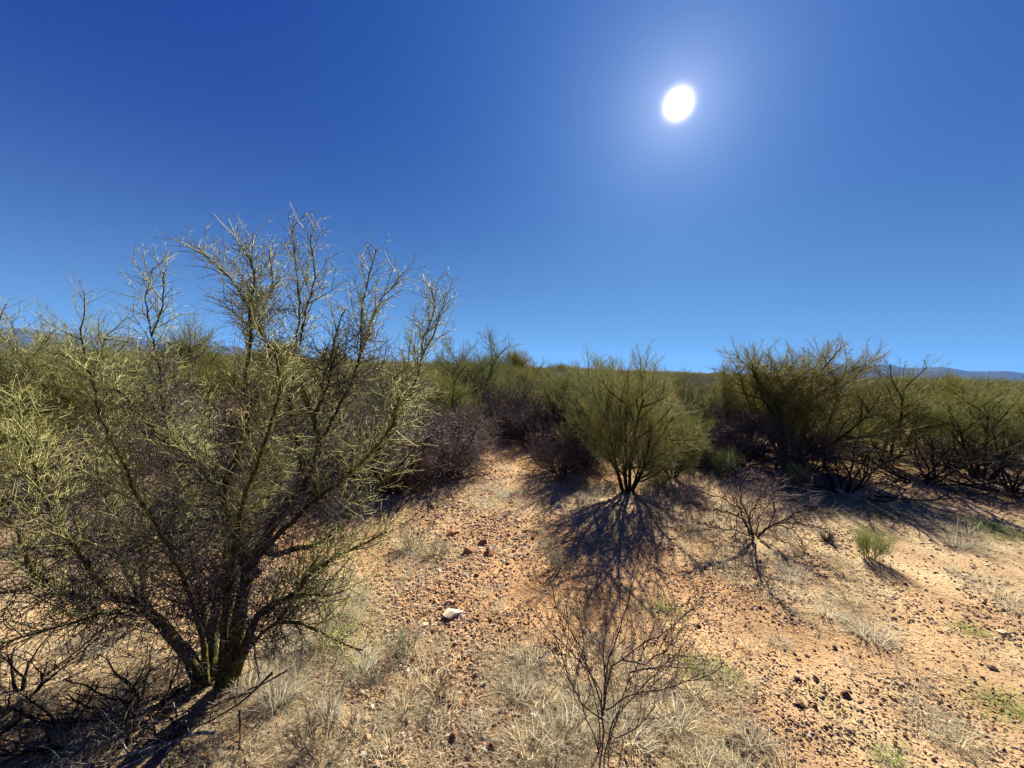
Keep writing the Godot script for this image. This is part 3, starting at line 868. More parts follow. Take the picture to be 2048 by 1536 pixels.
func far_trees() -> void:
	var spots := []
	for r in protos:
		var o: Node3D = protos[r][0]
	for ch in get_children():
		if ch.has_meta("category") and (ch.get_meta("category") == "tree" or ch.get_meta("category") == "bush"):
			spots.append(Vector2(ch.position.x, ch.position.z))
	var kinds := ["olive", "moss", "vase", "pale", "amber", "moss", "purple", "grey", "low", "brown", "grey", "purple", "bare"]
	var tall := {"olive": 2.2, "moss": 2.1, "amber": 2.2, "vase": 2.2, "low": 1.5, "pale": 2.3, "bare": 1.3, "purple": 1.1, "grey": 1.2, "brown": 1.1}
	var word := {"olive": "olive palo verde", "moss": "mossy green palo verde", "amber": "amber tinged palo verde", "vase": "open limbed palo verde", "low": "low spreading palo verde", "pale": "pale wispy palo verde", "bare": "bare dark bush", "purple": "purple dry bush", "grey": "grey dry bush", "brown": "brown dry bush"}
	var count := 0
	var tries := 0
	while count < 250 and tries < 20000:
		tries += 1
		var d := 9.5 * pow(6.5, pow(rng.randf(), 0.85))
		var az := deg_to_rad(rng.randf_range(-56.0, 54.0))
		var p := Vector2(sin(az) * d, -cos(az) * d)
		var gap := 0.85 + d * 0.018
		var ok := true
		# the sandy gap and the slope above it stay open
		if absf(p.x + 0.03 * absf(p.y)) < 0.7 and d < 11.0:
			ok = false
		for q in spots:
			if p.distance_squared_to(q) < gap * gap:
				ok = false
				break
		if not ok:
			continue
		spots.append(p)
		count += 1
		var k: String = kinds[rng.randi() % kinds.size()]
		var o: Node3D = null
		var side := "left of" if rad_to_deg(az) < -14.0 else ("straight above" if rad_to_deg(az) < 6.0 else "right of")
		var row := "first rows of the thicket" if d < 16.0 else ("middle of the thicket" if d < 30.0 else "far skyline of the thicket")
		o = place(k, p, tall[k] * (rng.randf_range(1.1, 1.45) if rng.randf() < 0.22 and d < 30.0 else rng.randf_range(0.6, 0.98)) * (0.82 if az > 0.35 and d > 12.0 else 1.0), rng.randf_range(0.8, 1.15), rng.randf() * TAU, "%s in the %s, %s the sandy gap" % [word[k], row, side], "%ss in the thicket" % word[k])
		loose.append([o, "%s" % word[k], "thicket"])
	# scrub that runs on to the horizon, too many to count
	var mm := MultiMesh.new()
	mm.transform_format = MultiMesh.TRANSFORM_3D
	var src: Node3D = protos["moss"][0]
	mm.mesh = (src.get_node("crown") as MeshInstance3D).mesh
	mm.instance_count = 5000
	for k in mm.instance_count:
		var d := 0.0
		var x := 0.0
		var z := 0.0
		for t in 8:
			d = 45.0 * pow(13.0, rng.randf())
			var az := deg_to_rad(rng.randf_range(-58.0, 56.0))
			x = sin(az) * d
			z = -cos(az) * d
			if n_big.get_noise_2d(x * 0.9 + 300.0, z * 0.9) > 0.0:
				break
		var s := 0.5 + 0.75 * rng.randf() * rng.randf() + 0.25 * maxf(0.0, n_big.get_noise_2d(x * 0.9 + 300.0, z * 0.9)) * 2.0
		mm.set_instance_transform(k, Transform3D(Basis(Vector3.UP, rng.randf() * TAU).scaled(Vector3(s * 1.5, s, s * 1.5)), Vector3(x, height(x, z) - 0.15 * s, z)))
	var mi := MultiMeshInstance3D.new()
	mi.name = "distant_undergrowth"
	mi.multimesh = mm
	mi.material_override = M.twig
	mi.set_meta("kind", "stuff")
	mi.set_meta("label", "olive scrub running on to the horizon")
	add_child(mi)
	var m2 := MultiMesh.new()
	m2.transform_format = MultiMesh.TRANSFORM_3D
	m2.mesh = ((protos["grey"][0] as Node3D).get_node("twigs") as MeshInstance3D).mesh
	m2.instance_count = 3000
	for k in m2.instance_count:
		var d := 30.0 * pow(9.0, rng.randf())
		var az := deg_to_rad(rng.randf_range(-58.0, 56.0))
		var x := sin(az) * d
		var z := -cos(az) * d
		var s := rng.randf_range(0.8, 1.9)
		m2.set_instance_transform(k, Transform3D(Basis(Vector3.UP, rng.randf() * TAU).scaled(Vector3(s * 1.2, s, s * 1.2)), Vector3(x, height(x, z), z)))
	var g2 := MultiMeshInstance3D.new()
	g2.name = "distant_dry_undergrowth"
	g2.multimesh = m2
	g2.material_override = M.dry_twig
	g2.set_meta("kind", "stuff")
	g2.set_meta("label", "grey dry brush between the far olive scrub")
	add_child(g2)

func shrubs() -> void:
	# the leafless thorn bush on the open ground at right
	var at2 := Vector2(2.55, -3.89)
	var at := Vector3(at2.x, height(at2.x, at2.y), at2.y)
	var wood := Geo.new()
	var twigs := Geo.new()
	var kc := [
		{g = 0, seg = 0.035, wob = 0.3, up = 0.03, from = 0.1, per = 26.0, ang = 0.8, l0 = 0.1, l1 = 0.4, rad = 0.0032, sides = 4, tip = 0.5, col = Color(0.085, 0.066, 0.058), vari = 0.25},
		{g = 1, seg = 0.03, wob = 0.3, up = 0.02, from = 0.1, per = 42.0, ang = 0.85, l0 = 0.05, l1 = 0.2, rad = 0.0016, sides = 3, tip = 0.5, col = Color(0.125, 0.085, 0.076), vari = 0.3},
		{g = 1, seg = 0.1, wob = 0.2, up = 0.0, from = 0.1, per = 40.0, ang = 0.9, l0 = 0.02, l1 = 0.06, rad = 0.0013, sides = 3, tip = 0.5, col = Color(0.15, 0.1, 0.09), vari = 0.3},
	]
	for e in [
		[0.014, [Vector3(2.568, -0.009, -3.930), Vector3(2.469, 0.160, -3.938), Vector3(2.255, 0.276, -3.892), Vector3(1.997, 0.338, -3.845), Vector3(1.740, 0.407, -3.848)]],
		[0.013, [Vector3(2.552, 0.006, -3.931), Vector3(2.524, 0.194, -3.989), Vector3(2.468, 0.413, -4.048), Vector3(2.491, 0.547, -4.054), Vector3(2.595, 0.656, -4.059)]],
		[0.012, [Vector3(2.537, 0.023, -3.952), Vector3(2.534, 0.217, -4.140), Vector3(2.423, 0.289, -4.243), Vector3(2.308, 0.325, -4.295), Vector3(2.103, 0.360, -4.346)]],
		[0.013, [Vector3(2.604, 0.007, -3.931), Vector3(2.729, 0.167, -3.938), Vector3(2.777, 0.325, -3.945), Vector3(2.747, 0.428, -3.949), Vector3(2.824, 0.482, -3.951)]],
		[0.015, [Vector3(2.605, 0.042, -3.912), Vector3(2.687, 0.181, -3.838), Vector3(2.777, 0.244, -3.791), Vector3(2.890, 0.243, -3.741), Vector3(3.024, 0.228, -3.690)]],
		[0.009, [Vector3(2.748, 0.216, -3.820), Vector3(2.850, 0.306, -3.794), Vector3(2.935, 0.368, -3.746), Vector3(3.093, 0.392, -3.747)]],
		[0.007, [Vector3(2.712, 0.182, -3.838), Vector3(2.829, 0.181, -3.788), Vector3(2.895, 0.080, -3.734), Vector3(2.941, 0.002, -3.711)]],
		[0.01, [Vector3(2.620, 0.012, -3.981), Vector3(2.819, 0.133, -4.237), Vector3(2.994, 0.271, -4.343), Vector3(3.105, 0.418, -4.349)]],
		[0.01, [Vector3(2.534, 0.053, -3.883), Vector3(2.331, 0.301, -3.643), Vector3(2.311, 0.480, -3.551), Vector3(2.401, 0.600, -3.556)]],
		[0.007, [Vector3(2.493, 0.042, -3.882), Vector3(2.224, 0.159, -3.737), Vector3(2.023, 0.198, -3.689), Vector3(1.826, 0.261, -3.642)]],
	]:
		var pts := []
		for p in e[1]:
			pts.append(p - at)
		wood.col = jit(Color(0.05, 0.04, 0.036), 0.2)
		var line := limb(wood, pts, e[0], 0.004, 6, 0.015)
		side_shoots([wood, twigs], line, 0.15, 0, kc, 1.0)
	var o := thing("thorn_bush", at, "leafless purplish thorn bush with twisted dark limbs on open ground at right", "bush")
	part(o, "stems", wood.mesh(), M.bark)
	part(o, "twigs", twigs.mesh(), M.dry_twig)

	# the sparse spiny shrub close to the camera
	var b2 := Vector2(0.45, -1.64)
	var b := Vector3(b2.x, height(b2.x, b2.y), b2.y)
	var w2 := Geo.new()
	var t2 := Geo.new()
	var kf := [
		{g = 0, seg = 0.025, wob = 0.3, up = 0.08, from = 0.15, per = 34.0, ang = 0.65, l0 = 0.14, l1 = 0.45, rad = 0.0014, sides = 4, tip = 0.5, col = Color(0.14, 0.105, 0.088), vari = 0.3, lift = 0.2},
		{g = 1, seg = 0.02, wob = 0.32, up = 0.05, from = 0.1, per = 17.0, ang = 0.7, l0 = 0.04, l1 = 0.13, rad = 0.0012, sides = 3, tip = 0.6, col = Color(0.17, 0.12, 0.1), vari = 0.3, lift = 0.1},
		{g = 1, seg = 0.1, wob = 0.1, up = 0.0, from = 0.05, per = 45.0, ang = 1.1, l0 = 0.006, l1 = 0.018, rad = 0.0011, sides = 3, tip = 0.6, col = Color(0.16, 0.1, 0.08), vari = 0.3},
	]
	for e in [
		[0.0065, [Vector3(0.454, -0.021, -1.648), Vector3(0.454, 0.135, -1.654), Vector3(0.437, 0.261, -1.670), Vector3(0.380, 0.341, -1.683), Vector3(0.277, 0.444, -1.698), Vector3(0.196, 0.499, -1.710), Vector3(0.137, 0.592, -1.734)]],
		[0.007, [Vector3(0.454, 0.158, -1.655), Vector3(0.418, 0.289, -1.691), Vector3(0.352, 0.402, -1.726), Vector3(0.306, 0.491, -1.750), Vector3(0.240, 0.570, -1.773), Vector3(0.208, 0.700, -1.779)]],
		[0.007, [Vector3(0.455, 0.180, -1.656), Vector3(0.471, 0.289, -1.721), Vector3(0.465, 0.399, -1.766), Vector3(0.496, 0.516, -1.811), Vector3(0.463, 0.688, -1.858)]],
		[0.0055, [Vector3(0.454, 0.225, -1.658), Vector3(0.477, 0.360, -1.664), Vector3(0.536, 0.433, -1.647), Vector3(0.612, 0.490, -1.650), Vector3(0.709, 0.555, -1.652), Vector3(0.794, 0.604, -1.675), Vector3(0.885, 0.662, -1.697)]],
		[0.006, [Vector3(0.525, 0.421, -1.647), Vector3(0.611, 0.433, -1.607), Vector3(0.666, 0.493, -1.590), Vector3(0.738, 0.580, -1.593), Vector3(0.780, 0.624, -1.595)]],
		[0.005, [Vector3(0.553, 0.383, -1.625), Vector3(0.638, 0.454, -1.568), Vector3(0.714, 0.468, -1.549), Vector3(0.787, 0.468, -1.549)]],
		[0.006, [Vector3(0.448, 0.264, -1.640), Vector3(0.448, 0.449, -1.608), Vector3(0.492, 0.615, -1.595), Vector3(0.527, 0.723, -1.600), Vector3(0.543, 0.803, -1.613)]],
		[0.005, [Vector3(0.459, 0.198, -1.637), Vector3(0.537, 0.335, -1.563), Vector3(0.625, 0.392, -1.525), Vector3(0.718, 0.432, -1.507), Vector3(0.834, 0.484, -1.499)]],
		[0.005, [Vector3(0.447, 0.153, -1.635), Vector3(0.350, 0.235, -1.619), Vector3(0.300, 0.326, -1.603), Vector3(0.243, 0.422, -1.607)]],
		[0.005, [Vector3(0.441, -0.016, -1.638), Vector3(0.390, 0.130, -1.634), Vector3(0.315, 0.299, -1.621), Vector3(0.255, 0.436, -1.617), Vector3(0.219, 0.544, -1.622)]],
		[0.005, [Vector3(0.470, -0.025, -1.647), Vector3(0.519, 0.110, -1.683), Vector3(0.571, 0.229, -1.738), Vector3(0.675, 0.367, -1.784), Vector3(0.726, 0.499, -1.810)]],
		[0.0045, [Vector3(0.456, -0.006, -1.628), Vector3(0.472, 0.169, -1.596), Vector3(0.541, 0.314, -1.562), Vector3(0.644, 0.475, -1.529), Vector3(0.714, 0.574, -1.513)]],
		[0.0045, [Vector3(0.450, -0.026, -1.647), Vector3(0.444, 0.103, -1.713), Vector3(0.403, 0.239, -1.779), Vector3(0.381, 0.402, -1.826), Vector3(0.343, 0.585, -1.854)]],
		[0.004, [Vector3(0.446, 0.109, -1.633), Vector3(0.490, 0.116, -1.593), Vector3(0.579, 0.191, -1.577), Vector3(0.647, 0.287, -1.571)]],
	]:
		var pts := []
		for p in e[1]:
			pts.append(p - b)
		w2.col = jit(Color(0.13, 0.105, 0.09), 0.2)
		var line := limb(w2, pts, e[0] * 0.8, 0.0016, 6, 0.006)
		side_shoots([w2, t2], line, 0.22, 0, kf, 1.0)
	o = thing("spiny_shrub", b, "sparse leafless spiny shrub with zigzag stems in the near foreground", "shrub")
	part(o, "stems", w2.mesh(), M.bark)
	part(o, "twigs", t2.mesh(), M.dry_twig)

	# small shrubs
	var sage := Color(0.2, 0.205, 0.13)
	var gb := broom(Color(0.21, 0.235, 0.085), 46, 0.3, 0.5)
	var sb := broom(sage, 26, 0.2, 0.9)
	var tb := broom(Color(0.13, 0.1, 0.075), 14, 0.22, 0.9)
	var ag := Geo.new()
	for k in 60:
		var az := rng.randf() * TAU
		var ln := rng.randf_range(0.1, 1.2)
		ag.col = jit(Color(0.1, 0.11, 0.06), 0.35)
		var q := Vector3(cos(az) * sin(ln), cos(ln), sin(az) * sin(ln)) * rng.randf_range(0.13, 0.21)
		ag.cone(Vector3(cos(az) * 0.02, -0.01, sin(az) * 0.02), q, 0.006)
	for e in [
		["broom_shrub", gb, Vector2(3.43, -3.56), 0.293, 0.3, "green broom shrub standing alone on sand at right, upright fine stems"],
		["spiky_rosette", ag.mesh(), Vector2(3.34, -3.94), 0.188, 0.19, "dark spiky rosette between the thorn bush and the green broom shrub"],
		["sage_shrub", sb, Vector2(-0.86, -3.47), 0.231, 0.2, "grey green little sage shrub beside the big tree, left of a pair"],
		["sage_shrub", sb, Vector2(-0.63, -3.34), 0.186, 0.2, "grey green little sage shrub beside the big tree, right of a pair"],
		["sage_shrub", sb, Vector2(0.46, -3.17), 0.202, 0.2, "grey shrub below the shadow of the lone middle tree"],
		["sage_shrub", sb, Vector2(-1.04, -2.20), 0.222, 0.2, "dark grey shrub in the grass below the lowest right limb"],
		["twiggy_plant", tb, Vector2(-0.35, -1.90), 0.154, 0.22, "small dead twiggy plant on orange sand below the white stone"],
		["sage_shrub", sb, Vector2(-0.56, -2.14), 0.173, 0.2, "grey clump left of the stony wash, above the dead twiggy plant"],
		["twiggy_plant", tb, Vector2(-0.77, -1.57), 0.235, 0.22, "dark dead twigs standing in grass at the bottom edge"],
		["broom_shrub", gb, Vector2(3.54, -6.24), 0.452, 0.3, "yellowish broom shrub in grass behind the thorn bush"],
		["broom_shrub", gb, Vector2(4.48, -5.88), 0.325, 0.3, "tan green broom clump at the shade edge below the amber tree"],
		["twiggy_plant", tb, Vector2(1.85, -6.51), 0.343, 0.22, "brown twiggy plant behind the lone middle tree trunk"],
	]:
		var g: Vector2 = e[2]
		var s := single(e[0], e[1], M.dry_twig if e[0] == "twiggy_plant" else M.twig, Vector3(g.x, height(g.x, g.y), g.y), e[5], "shrub")
		s.scale = Vector3.ONE * (float(e[3]) / float(e[4]))
		s.rotation.y = rng.randf() * TAU

	# dead branches on the ground in the left corner
	for e in [
		[Color(0.2, 0.175, 0.15), 0.0055, 0.002, "long grey dead branch lying across the grass under the big tree", [Vector3(-1.068, 0.172, -1.836), Vector3(-1.171, 0.136, -1.785), Vector3(-1.301, 0.104, -1.733), Vector3(-1.430, 0.070, -1.692), Vector3(-1.594, 0.034, -1.670), Vector3(-1.708, 0.004, -1.649)]],
		[Color(0.09, 0.06, 0.045), 0.006, 0.002, "dark broken branch below the long grey dead branch", [Vector3(-1.118, 0.190, -1.797), Vector3(-1.184, 0.131, -1.734), Vector3(-1.236, 0.094, -1.693), Vector3(-1.315, 0.074, -1.662), Vector3(-1.445, 0.020, -1.629), Vector3(-1.557, -0.041, -1.607)]],
		[Color(0.3, 0.28, 0.25), 0.008, 0.003, "silver grey dead stick with forks in the bottom left corner", [Vector3(-1.239, 0.086, -1.592), Vector3(-1.330, 0.092, -1.572), Vector3(-1.439, 0.066, -1.551), Vector3(-1.545, 0.040, -1.530), Vector3(-1.647, -0.014, -1.508)]],
		[Color(0.3, 0.28, 0.25), 0.006, 0.003, "curved silver stick at the bottom edge left of the grass", [Vector3(-1.386, 0.067, -1.551), Vector3(-1.409, 0.034, -1.530), Vector3(-1.400, -0.007, -1.508), Vector3(-1.376, -0.056, -1.486)]],
		[Color(0.12, 0.09, 0.07), 0.007, 0.003, "thin upright dead stick in the grass at bottom left", [Vector3(-1.188, 0.114, -1.673), Vector3(-1.137, 0.059, -1.611), Vector3(-1.117, -0.019, -1.568), Vector3(-1.105, -0.051, -1.526)]],
		[Color(0.22, 0.2, 0.18), 0.006, 0.003, "pale stick hanging down before the big tree trunks", [Vector3(-1.260, 0.427, -1.827), Vector3(-1.225, 0.369, -1.805), Vector3(-1.173, 0.272, -1.770), Vector3(-1.140, 0.202, -1.737)]],
	]:
		var g := Geo.new()
		g.col = e[0]
		var p0: Vector3 = e[4][e[4].size() / 2]
		var pts := []
		for p in e[4]:
			var q: Vector3 = p
			q.y = maxf(q.y, height(q.x, q.z) + 0.012)
			pts.append(q - p0)
		var line := limb(g, pts, e[1], e[2], 6, 0.008)
		var kk := [
			{g = 0, seg = 0.03, wob = 0.22, up = -0.02, from = 0.1, per = 20.0, ang = 0.8, l0 = 0.06, l1 = 0.28, rad = 0.0032, sides = 4, tip = 0.5, col = (e[0] as Color) * 1.1, vari = 0.25},
			{g = 0, seg = 0.03, wob = 0.25, up = 0.0, from = 0.1, per = 16.0, ang = 0.8, l0 = 0.03, l1 = 0.1, rad = 0.0018, sides = 3, tip = 0.5, col = (e[0] as Color) * 1.15, vari = 0.3},
		]
		side_shoots([g], line, 0.15, 0, kk, 1.0)
		single("dead_branch", g.mesh(), M.bark, p0, e[3], "branch")

	# crumbled burrow beside the spiny shrub, with a pale stick across it
	var cg := Vector2(0.25, -2.25)
	var clod := Geo.new()
	for k in 34:
		clod.col = jit(Color(0.2, 0.095, 0.048), 0.4)
		var a := rng.randf() * TAU
		var q := Vector3(cos(a) * 0.075 * rng.randf(), rng.randf_range(-0.012, 0.015), sin(a) * 0.055 * rng.randf())
		var r := rng.randf_range(0.006, 0.02)
		clod.tube(PackedVector3Array([q + Vector3(0, -r, 0), q + rv() * 0.004 + Vector3(0, -r * 0.3, 0), q + rv() * 0.006 + Vector3(0, r * 0.5, 0), q + Vector3(0, r * 0.9, 0)]), PackedFloat32Array([r * 0.7, r, r * 0.8, r * 0.1]), 6)
	single("soil_mound", clod.mesh(), M.soil, Vector3(cg.x, height(cg.x, cg.y), cg.y), "dark red crumbled soil mound left of the spiny shrub", "mound")
	var st := Geo.new()
	st.col = Color(0.4, 0.34, 0.27)
	limb(st, [Vector3(-0.07, 0.0, 0.03), Vector3(0.0, 0.012, 0.0), Vector3(0.06, 0.01, 0.005), Vector3(0.1, 0.0, 0.015)], 0.005, 0.003, 6, 0.003)
	single("dead_branch", st.mesh(), M.bark, Vector3(cg.x + 0.02, height(cg.x, cg.y) + 0.02, cg.y + 0.09), "short pale stick lying before the dark red soil mound", "branch")

func grass() -> void:
	var tan := Color(0.53, 0.445, 0.29)
	var gry := Color(0.38, 0.35, 0.265)
	var grn := Color(0.2, 0.27, 0.07)
	var kinds := {
		"tan": [grass_tuft(tan, 110, 0.13, 0.13, 0.3), grass_tuft(tan * 0.9, 90, 0.11, 0.16, 0.42), grass_tuft(tan * 1.05, 120, 0.16, 0.12, 0.25)],
		"grey": [grass_tuft(gry, 150, 0.16, 0.14, 0.26), grass_tuft(gry, 120, 0.13, 0.17, 0.38), grass_tuft(gry * 0.9, 170, 0.18, 0.12, 0.22)],
		"green": [grass_tuft(grn, 150, 0.06, 0.16, 0.25), grass_tuft(grn * 1.1, 120, 0.08, 0.12, 0.2)],
	}
	var list := [
		["grey", Vector2(-1.12, -1.85), 1.1, "grey grass tuft beside the dark broken branch"],
		["tan", Vector2(-0.89, -1.86), 1.0, "tan grass tuft between the dead branch and the stony wash"],
		["grey", Vector2(-0.63, -1.64), 1.0, "grey grass tuft at the bottom edge left of the stony wash"],
		["tan", Vector2(-0.47, -1.58), 0.9, "tan grass tuft at the bottom edge by the stony wash"],
		["grey", Vector2(0.09, -1.97), 0.8, "grey grass tuft on the right bank of the stony wash"],
		["tan", Vector2(0.20, -1.87), 0.9, "tan grass tuft at the left foot of the spiny shrub"],
		["grey", Vector2(0.27, -1.69), 1.2, "big grey tuft left below the spiny shrub stem"],
		["tan", Vector2(0.13, -1.64), 1.0, "pale tuft at the bottom edge right of the wash"],
		["grey", Vector2(0.43, -1.80), 1.1, "grey tuft around the spiny shrub stem, left side"],
		["grey", Vector2(0.60, -1.72), 1.1, "grey tuft around the spiny shrub stem, right side"],
		["grey", Vector2(0.82, -1.84), 1.15, "round grey tuft right of the spiny shrub stem"],
		["grey", Vector2(0.86, -1.72), 1.15, "round grey tuft below the first, right of the spiny shrub"],
		["tan", Vector2(0.91, -1.61), 1.0, "tan tuft at the bottom edge right of the spiny shrub"],
		["tan", Vector2(1.26, -2.02), 0.95, "lone tan tuft on bare sand right of the spiny shrub"],
		["tan", Vector2(0.90, -2.07), 0.6, "small tuft among stones right of the spiny shrub"],
		["grey", Vector2(2.09, -1.82), 0.85, "sprawling dry tuft on bare sand low at the right"],
		["tan", Vector2(2.54, -2.17), 0.5, "thin tan tuft on the bare sand right of centre right"],
		["tan", Vector2(2.61, -2.84), 0.8, "pale tuft on sand below the green broom shrub"],
		["tan", Vector2(2.40, -2.51), 0.7, "small round tuft on sand, second below the broom shrub"],
		["tan", Vector2(3.92, -2.96), 1.0, "pale tuft near the right picture edge above the green patch"],
		["grey", Vector2(3.79, -2.77), 0.9, "grey tuft cut by the right picture edge"],
		["tan", Vector2(2.99, -2.28), 0.8, "tan tuft below the green patch at right"],
		["grey", Vector2(-0.14, -2.19), 0.6, "little grey tuft beside the stony wash under the white stone"],
		["tan", Vector2(-0.04, -2.59), 0.7, "tan tuft right of the white stone"],
		["tan", Vector2(-0.61, -4.17), 0.8, "tan tuft above the three brown rocks"],
		["tan", Vector2(-0.06, -3.46), 0.7, "tan tuft right of the three brown rocks"],
		["tan", Vector2(-1.02, -2.47), 0.9, "tan tuft at the tip of the lowest right limb"],
		["grey", Vector2(-0.86, -2.09), 0.9, "grey tuft left of the wash below the right limb"],
		["tan", Vector2(-0.69, -1.99), 0.6, "small tan tuft left of the wash"],
		["tan", Vector2(1.55, -2.35), 0.6, "small tan tuft on bare sand below the thorn bush"],
		["green", Vector2(3.19, -2.55), 0.8, "green grass patch on sand near the right edge"],
		["green", Vector2(2.64, -1.93), 0.9, "green grass patch in the lower right corner"],
		["green", Vector2(5.66, -4.42), 1.6, "wide green patch beside the shade at far right"],
		["green", Vector2(1.15, -2.71), 0.6, "small green sprouts behind the spiny shrub"],
		["green", Vector2(1.12, -2.15), 0.8, "green sprouts right of the spiny shrub branches"],
		["green", Vector2(0.48, -2.59), 0.4, "tiny green sprouts behind the left spiny branches"],
		["green", Vector2(1.76, -1.67), 0.7, "green sprouts at the bottom edge beside a dark tuft"],
		["grey", Vector2(1.78, -1.64), 0.7, "dark dry tuft at the bottom edge beside green sprouts"],
		["tan", Vector2(3.06, -5.79), 1.2, "tall pale grass behind the thorn bush"],
		["tan", Vector2(1.99, -5.34), 1.1, "pale grass at the right foot of the lone middle tree"],
		["tan", Vector2(1.28, -5.50), 1.0, "pale grass at the left foot of the lone middle tree"],
		["tan", Vector2(-0.95, -5.07), 1.1, "pale grass at the left mouth of the sandy gap"],
	]
	var used := {}
	for e in list:
		drop_tuft(kinds, e[0], e[1], e[2], e[3], "", used)
	# the many others that nothing tells apart, by where they grow
	var names := {"tan": "tan dry grass tuft", "grey": "grey dry grass tuft", "green": "green sprouts"}
	var made := 0
	var tries := 0
	while made < 190 and tries < 8000:
		tries += 1
		var d := 1.7 * pow(6.0, rng.randf())
		var az := deg_to_rad(rng.randf_range(-52.0, 52.0))
		var p := Vector2(sin(az) * d, -cos(az) * d)
		var cv := cover(p.x, p.y, straw)
		if rng.randf() > 0.05 + cv * 0.9:
			continue
		var k := "grey" if rng.randf() < 0.45 else "tan"
		var where := "on the near left under the big tree" if p.x < -0.5 and d < 3.5 else ("beside the stony wash" if absf(p.x) < 0.5 and d < 4.0 else ("on the sand right of the spiny shrub" if d < 3.5 else ("around the thorn bush" if p.x > 1.2 and d < 5.5 else ("along the foot of the thicket" if p.x > -1.5 else "on the ground behind the big tree"))))
		loose.append([drop_tuft(kinds, k, p, rng.randf_range(0.45, 1.0) * (1.0 + d * 0.03), "%s %s" % [names[k], where], "%ss" % names[k], used), names[k], "open"])
		made += 1
	# short dry litter between the tufts
	var lit := Geo.new()
	for b in 16:
		var az := rng.randf() * TAU
		var p := Vector3(rng.randf_range(-0.05, 0.05), 0.0, rng.randf_range(-0.05, 0.05))
		var d := Vector3(cos(az), rng.randf_range(0.02, 0.6), sin(az)).normalized()
		lit.col = jit(Color(1, 1, 1), 0.2)
		var e := rng.randf_range(0.03, 0.08)
		lit.ribbon(PackedVector3Array([p, p + d * e * 0.5, p + d * e + Vector3(0, -0.2 * e, 0)]), rng.randf_range(0.0008, 0.0016), rv())
	var spots := []
	tries = 0
	while spots.size() < 7500 and tries < 200000:
		tries += 1
		var d := 1.35 * pow(9.0, rng.randf())
		var az := deg_to_rad(rng.randf_range(-56.0, 56.0))
		var x := sin(az) * d
		var z := -cos(az) * d
		var cv := cover(x, z, straw)
		var ng := n_fine.get_noise_2d(x * 2.0, z * 2.0) * 1.6 + 0.3
		if rng.randf() > 0.05 + cv * clampf(ng * 1.9, 0.1, 1.0):
			continue
		var gn := cover(x, z, green) > 0.2 and rng.randf() < 0.7
		var s := rng.randf_range(0.5, 1.3) * (1.0 + d * 0.04)
		spots.append([Transform3D(Basis(Vector3.UP, rng.randf() * TAU).scaled(Vector3(s, s, s)), Vector3(x, height(x, z) + 0.002, z)), jit(grn if gn else (tan if rng.randf() < 0.6 else gry), 0.2)])
	scatter("dry_grass", lit.mesh(), M.grass, spots)

func scatter(called: String, mesh: Mesh, m: Material, spots: Array) -> void:
	var mm := MultiMesh.new()
	mm.transform_format = MultiMesh.TRANSFORM_3D
	mm.use_colors = true
	mm.mesh = mesh
	mm.instance_count = spots.size()
	for k in spots.size():
		mm.set_instance_transform(k, spots[k][0])
		mm.set_instance_color(k, spots[k][1])
	var mi := MultiMeshInstance3D.new()
	mi.name = numbered(called)
	mi.multimesh = mm
	mi.material_override = m
	mi.set_meta("kind", "stuff")
	add_child(mi, true)

func drop_tuft(kinds: Dictionary, k: String, g: Vector2, size: float, label: String, group: String, used: Dictionary) -> Node3D:
	var ms: Array = kinds[k]
	var o := single("grass_tuft", ms[rng.randi() % ms.size()], M.grass, Vector3(g.x, height(g.x, g.y), g.y), label, "grass tuft", group)
	o.rotation.y = rng.randf() * TAU
	o.scale = Vector3(size * rng.randf_range(0.9, 1.25), size * rng.randf_range(0.8, 1.1), size)
	return o

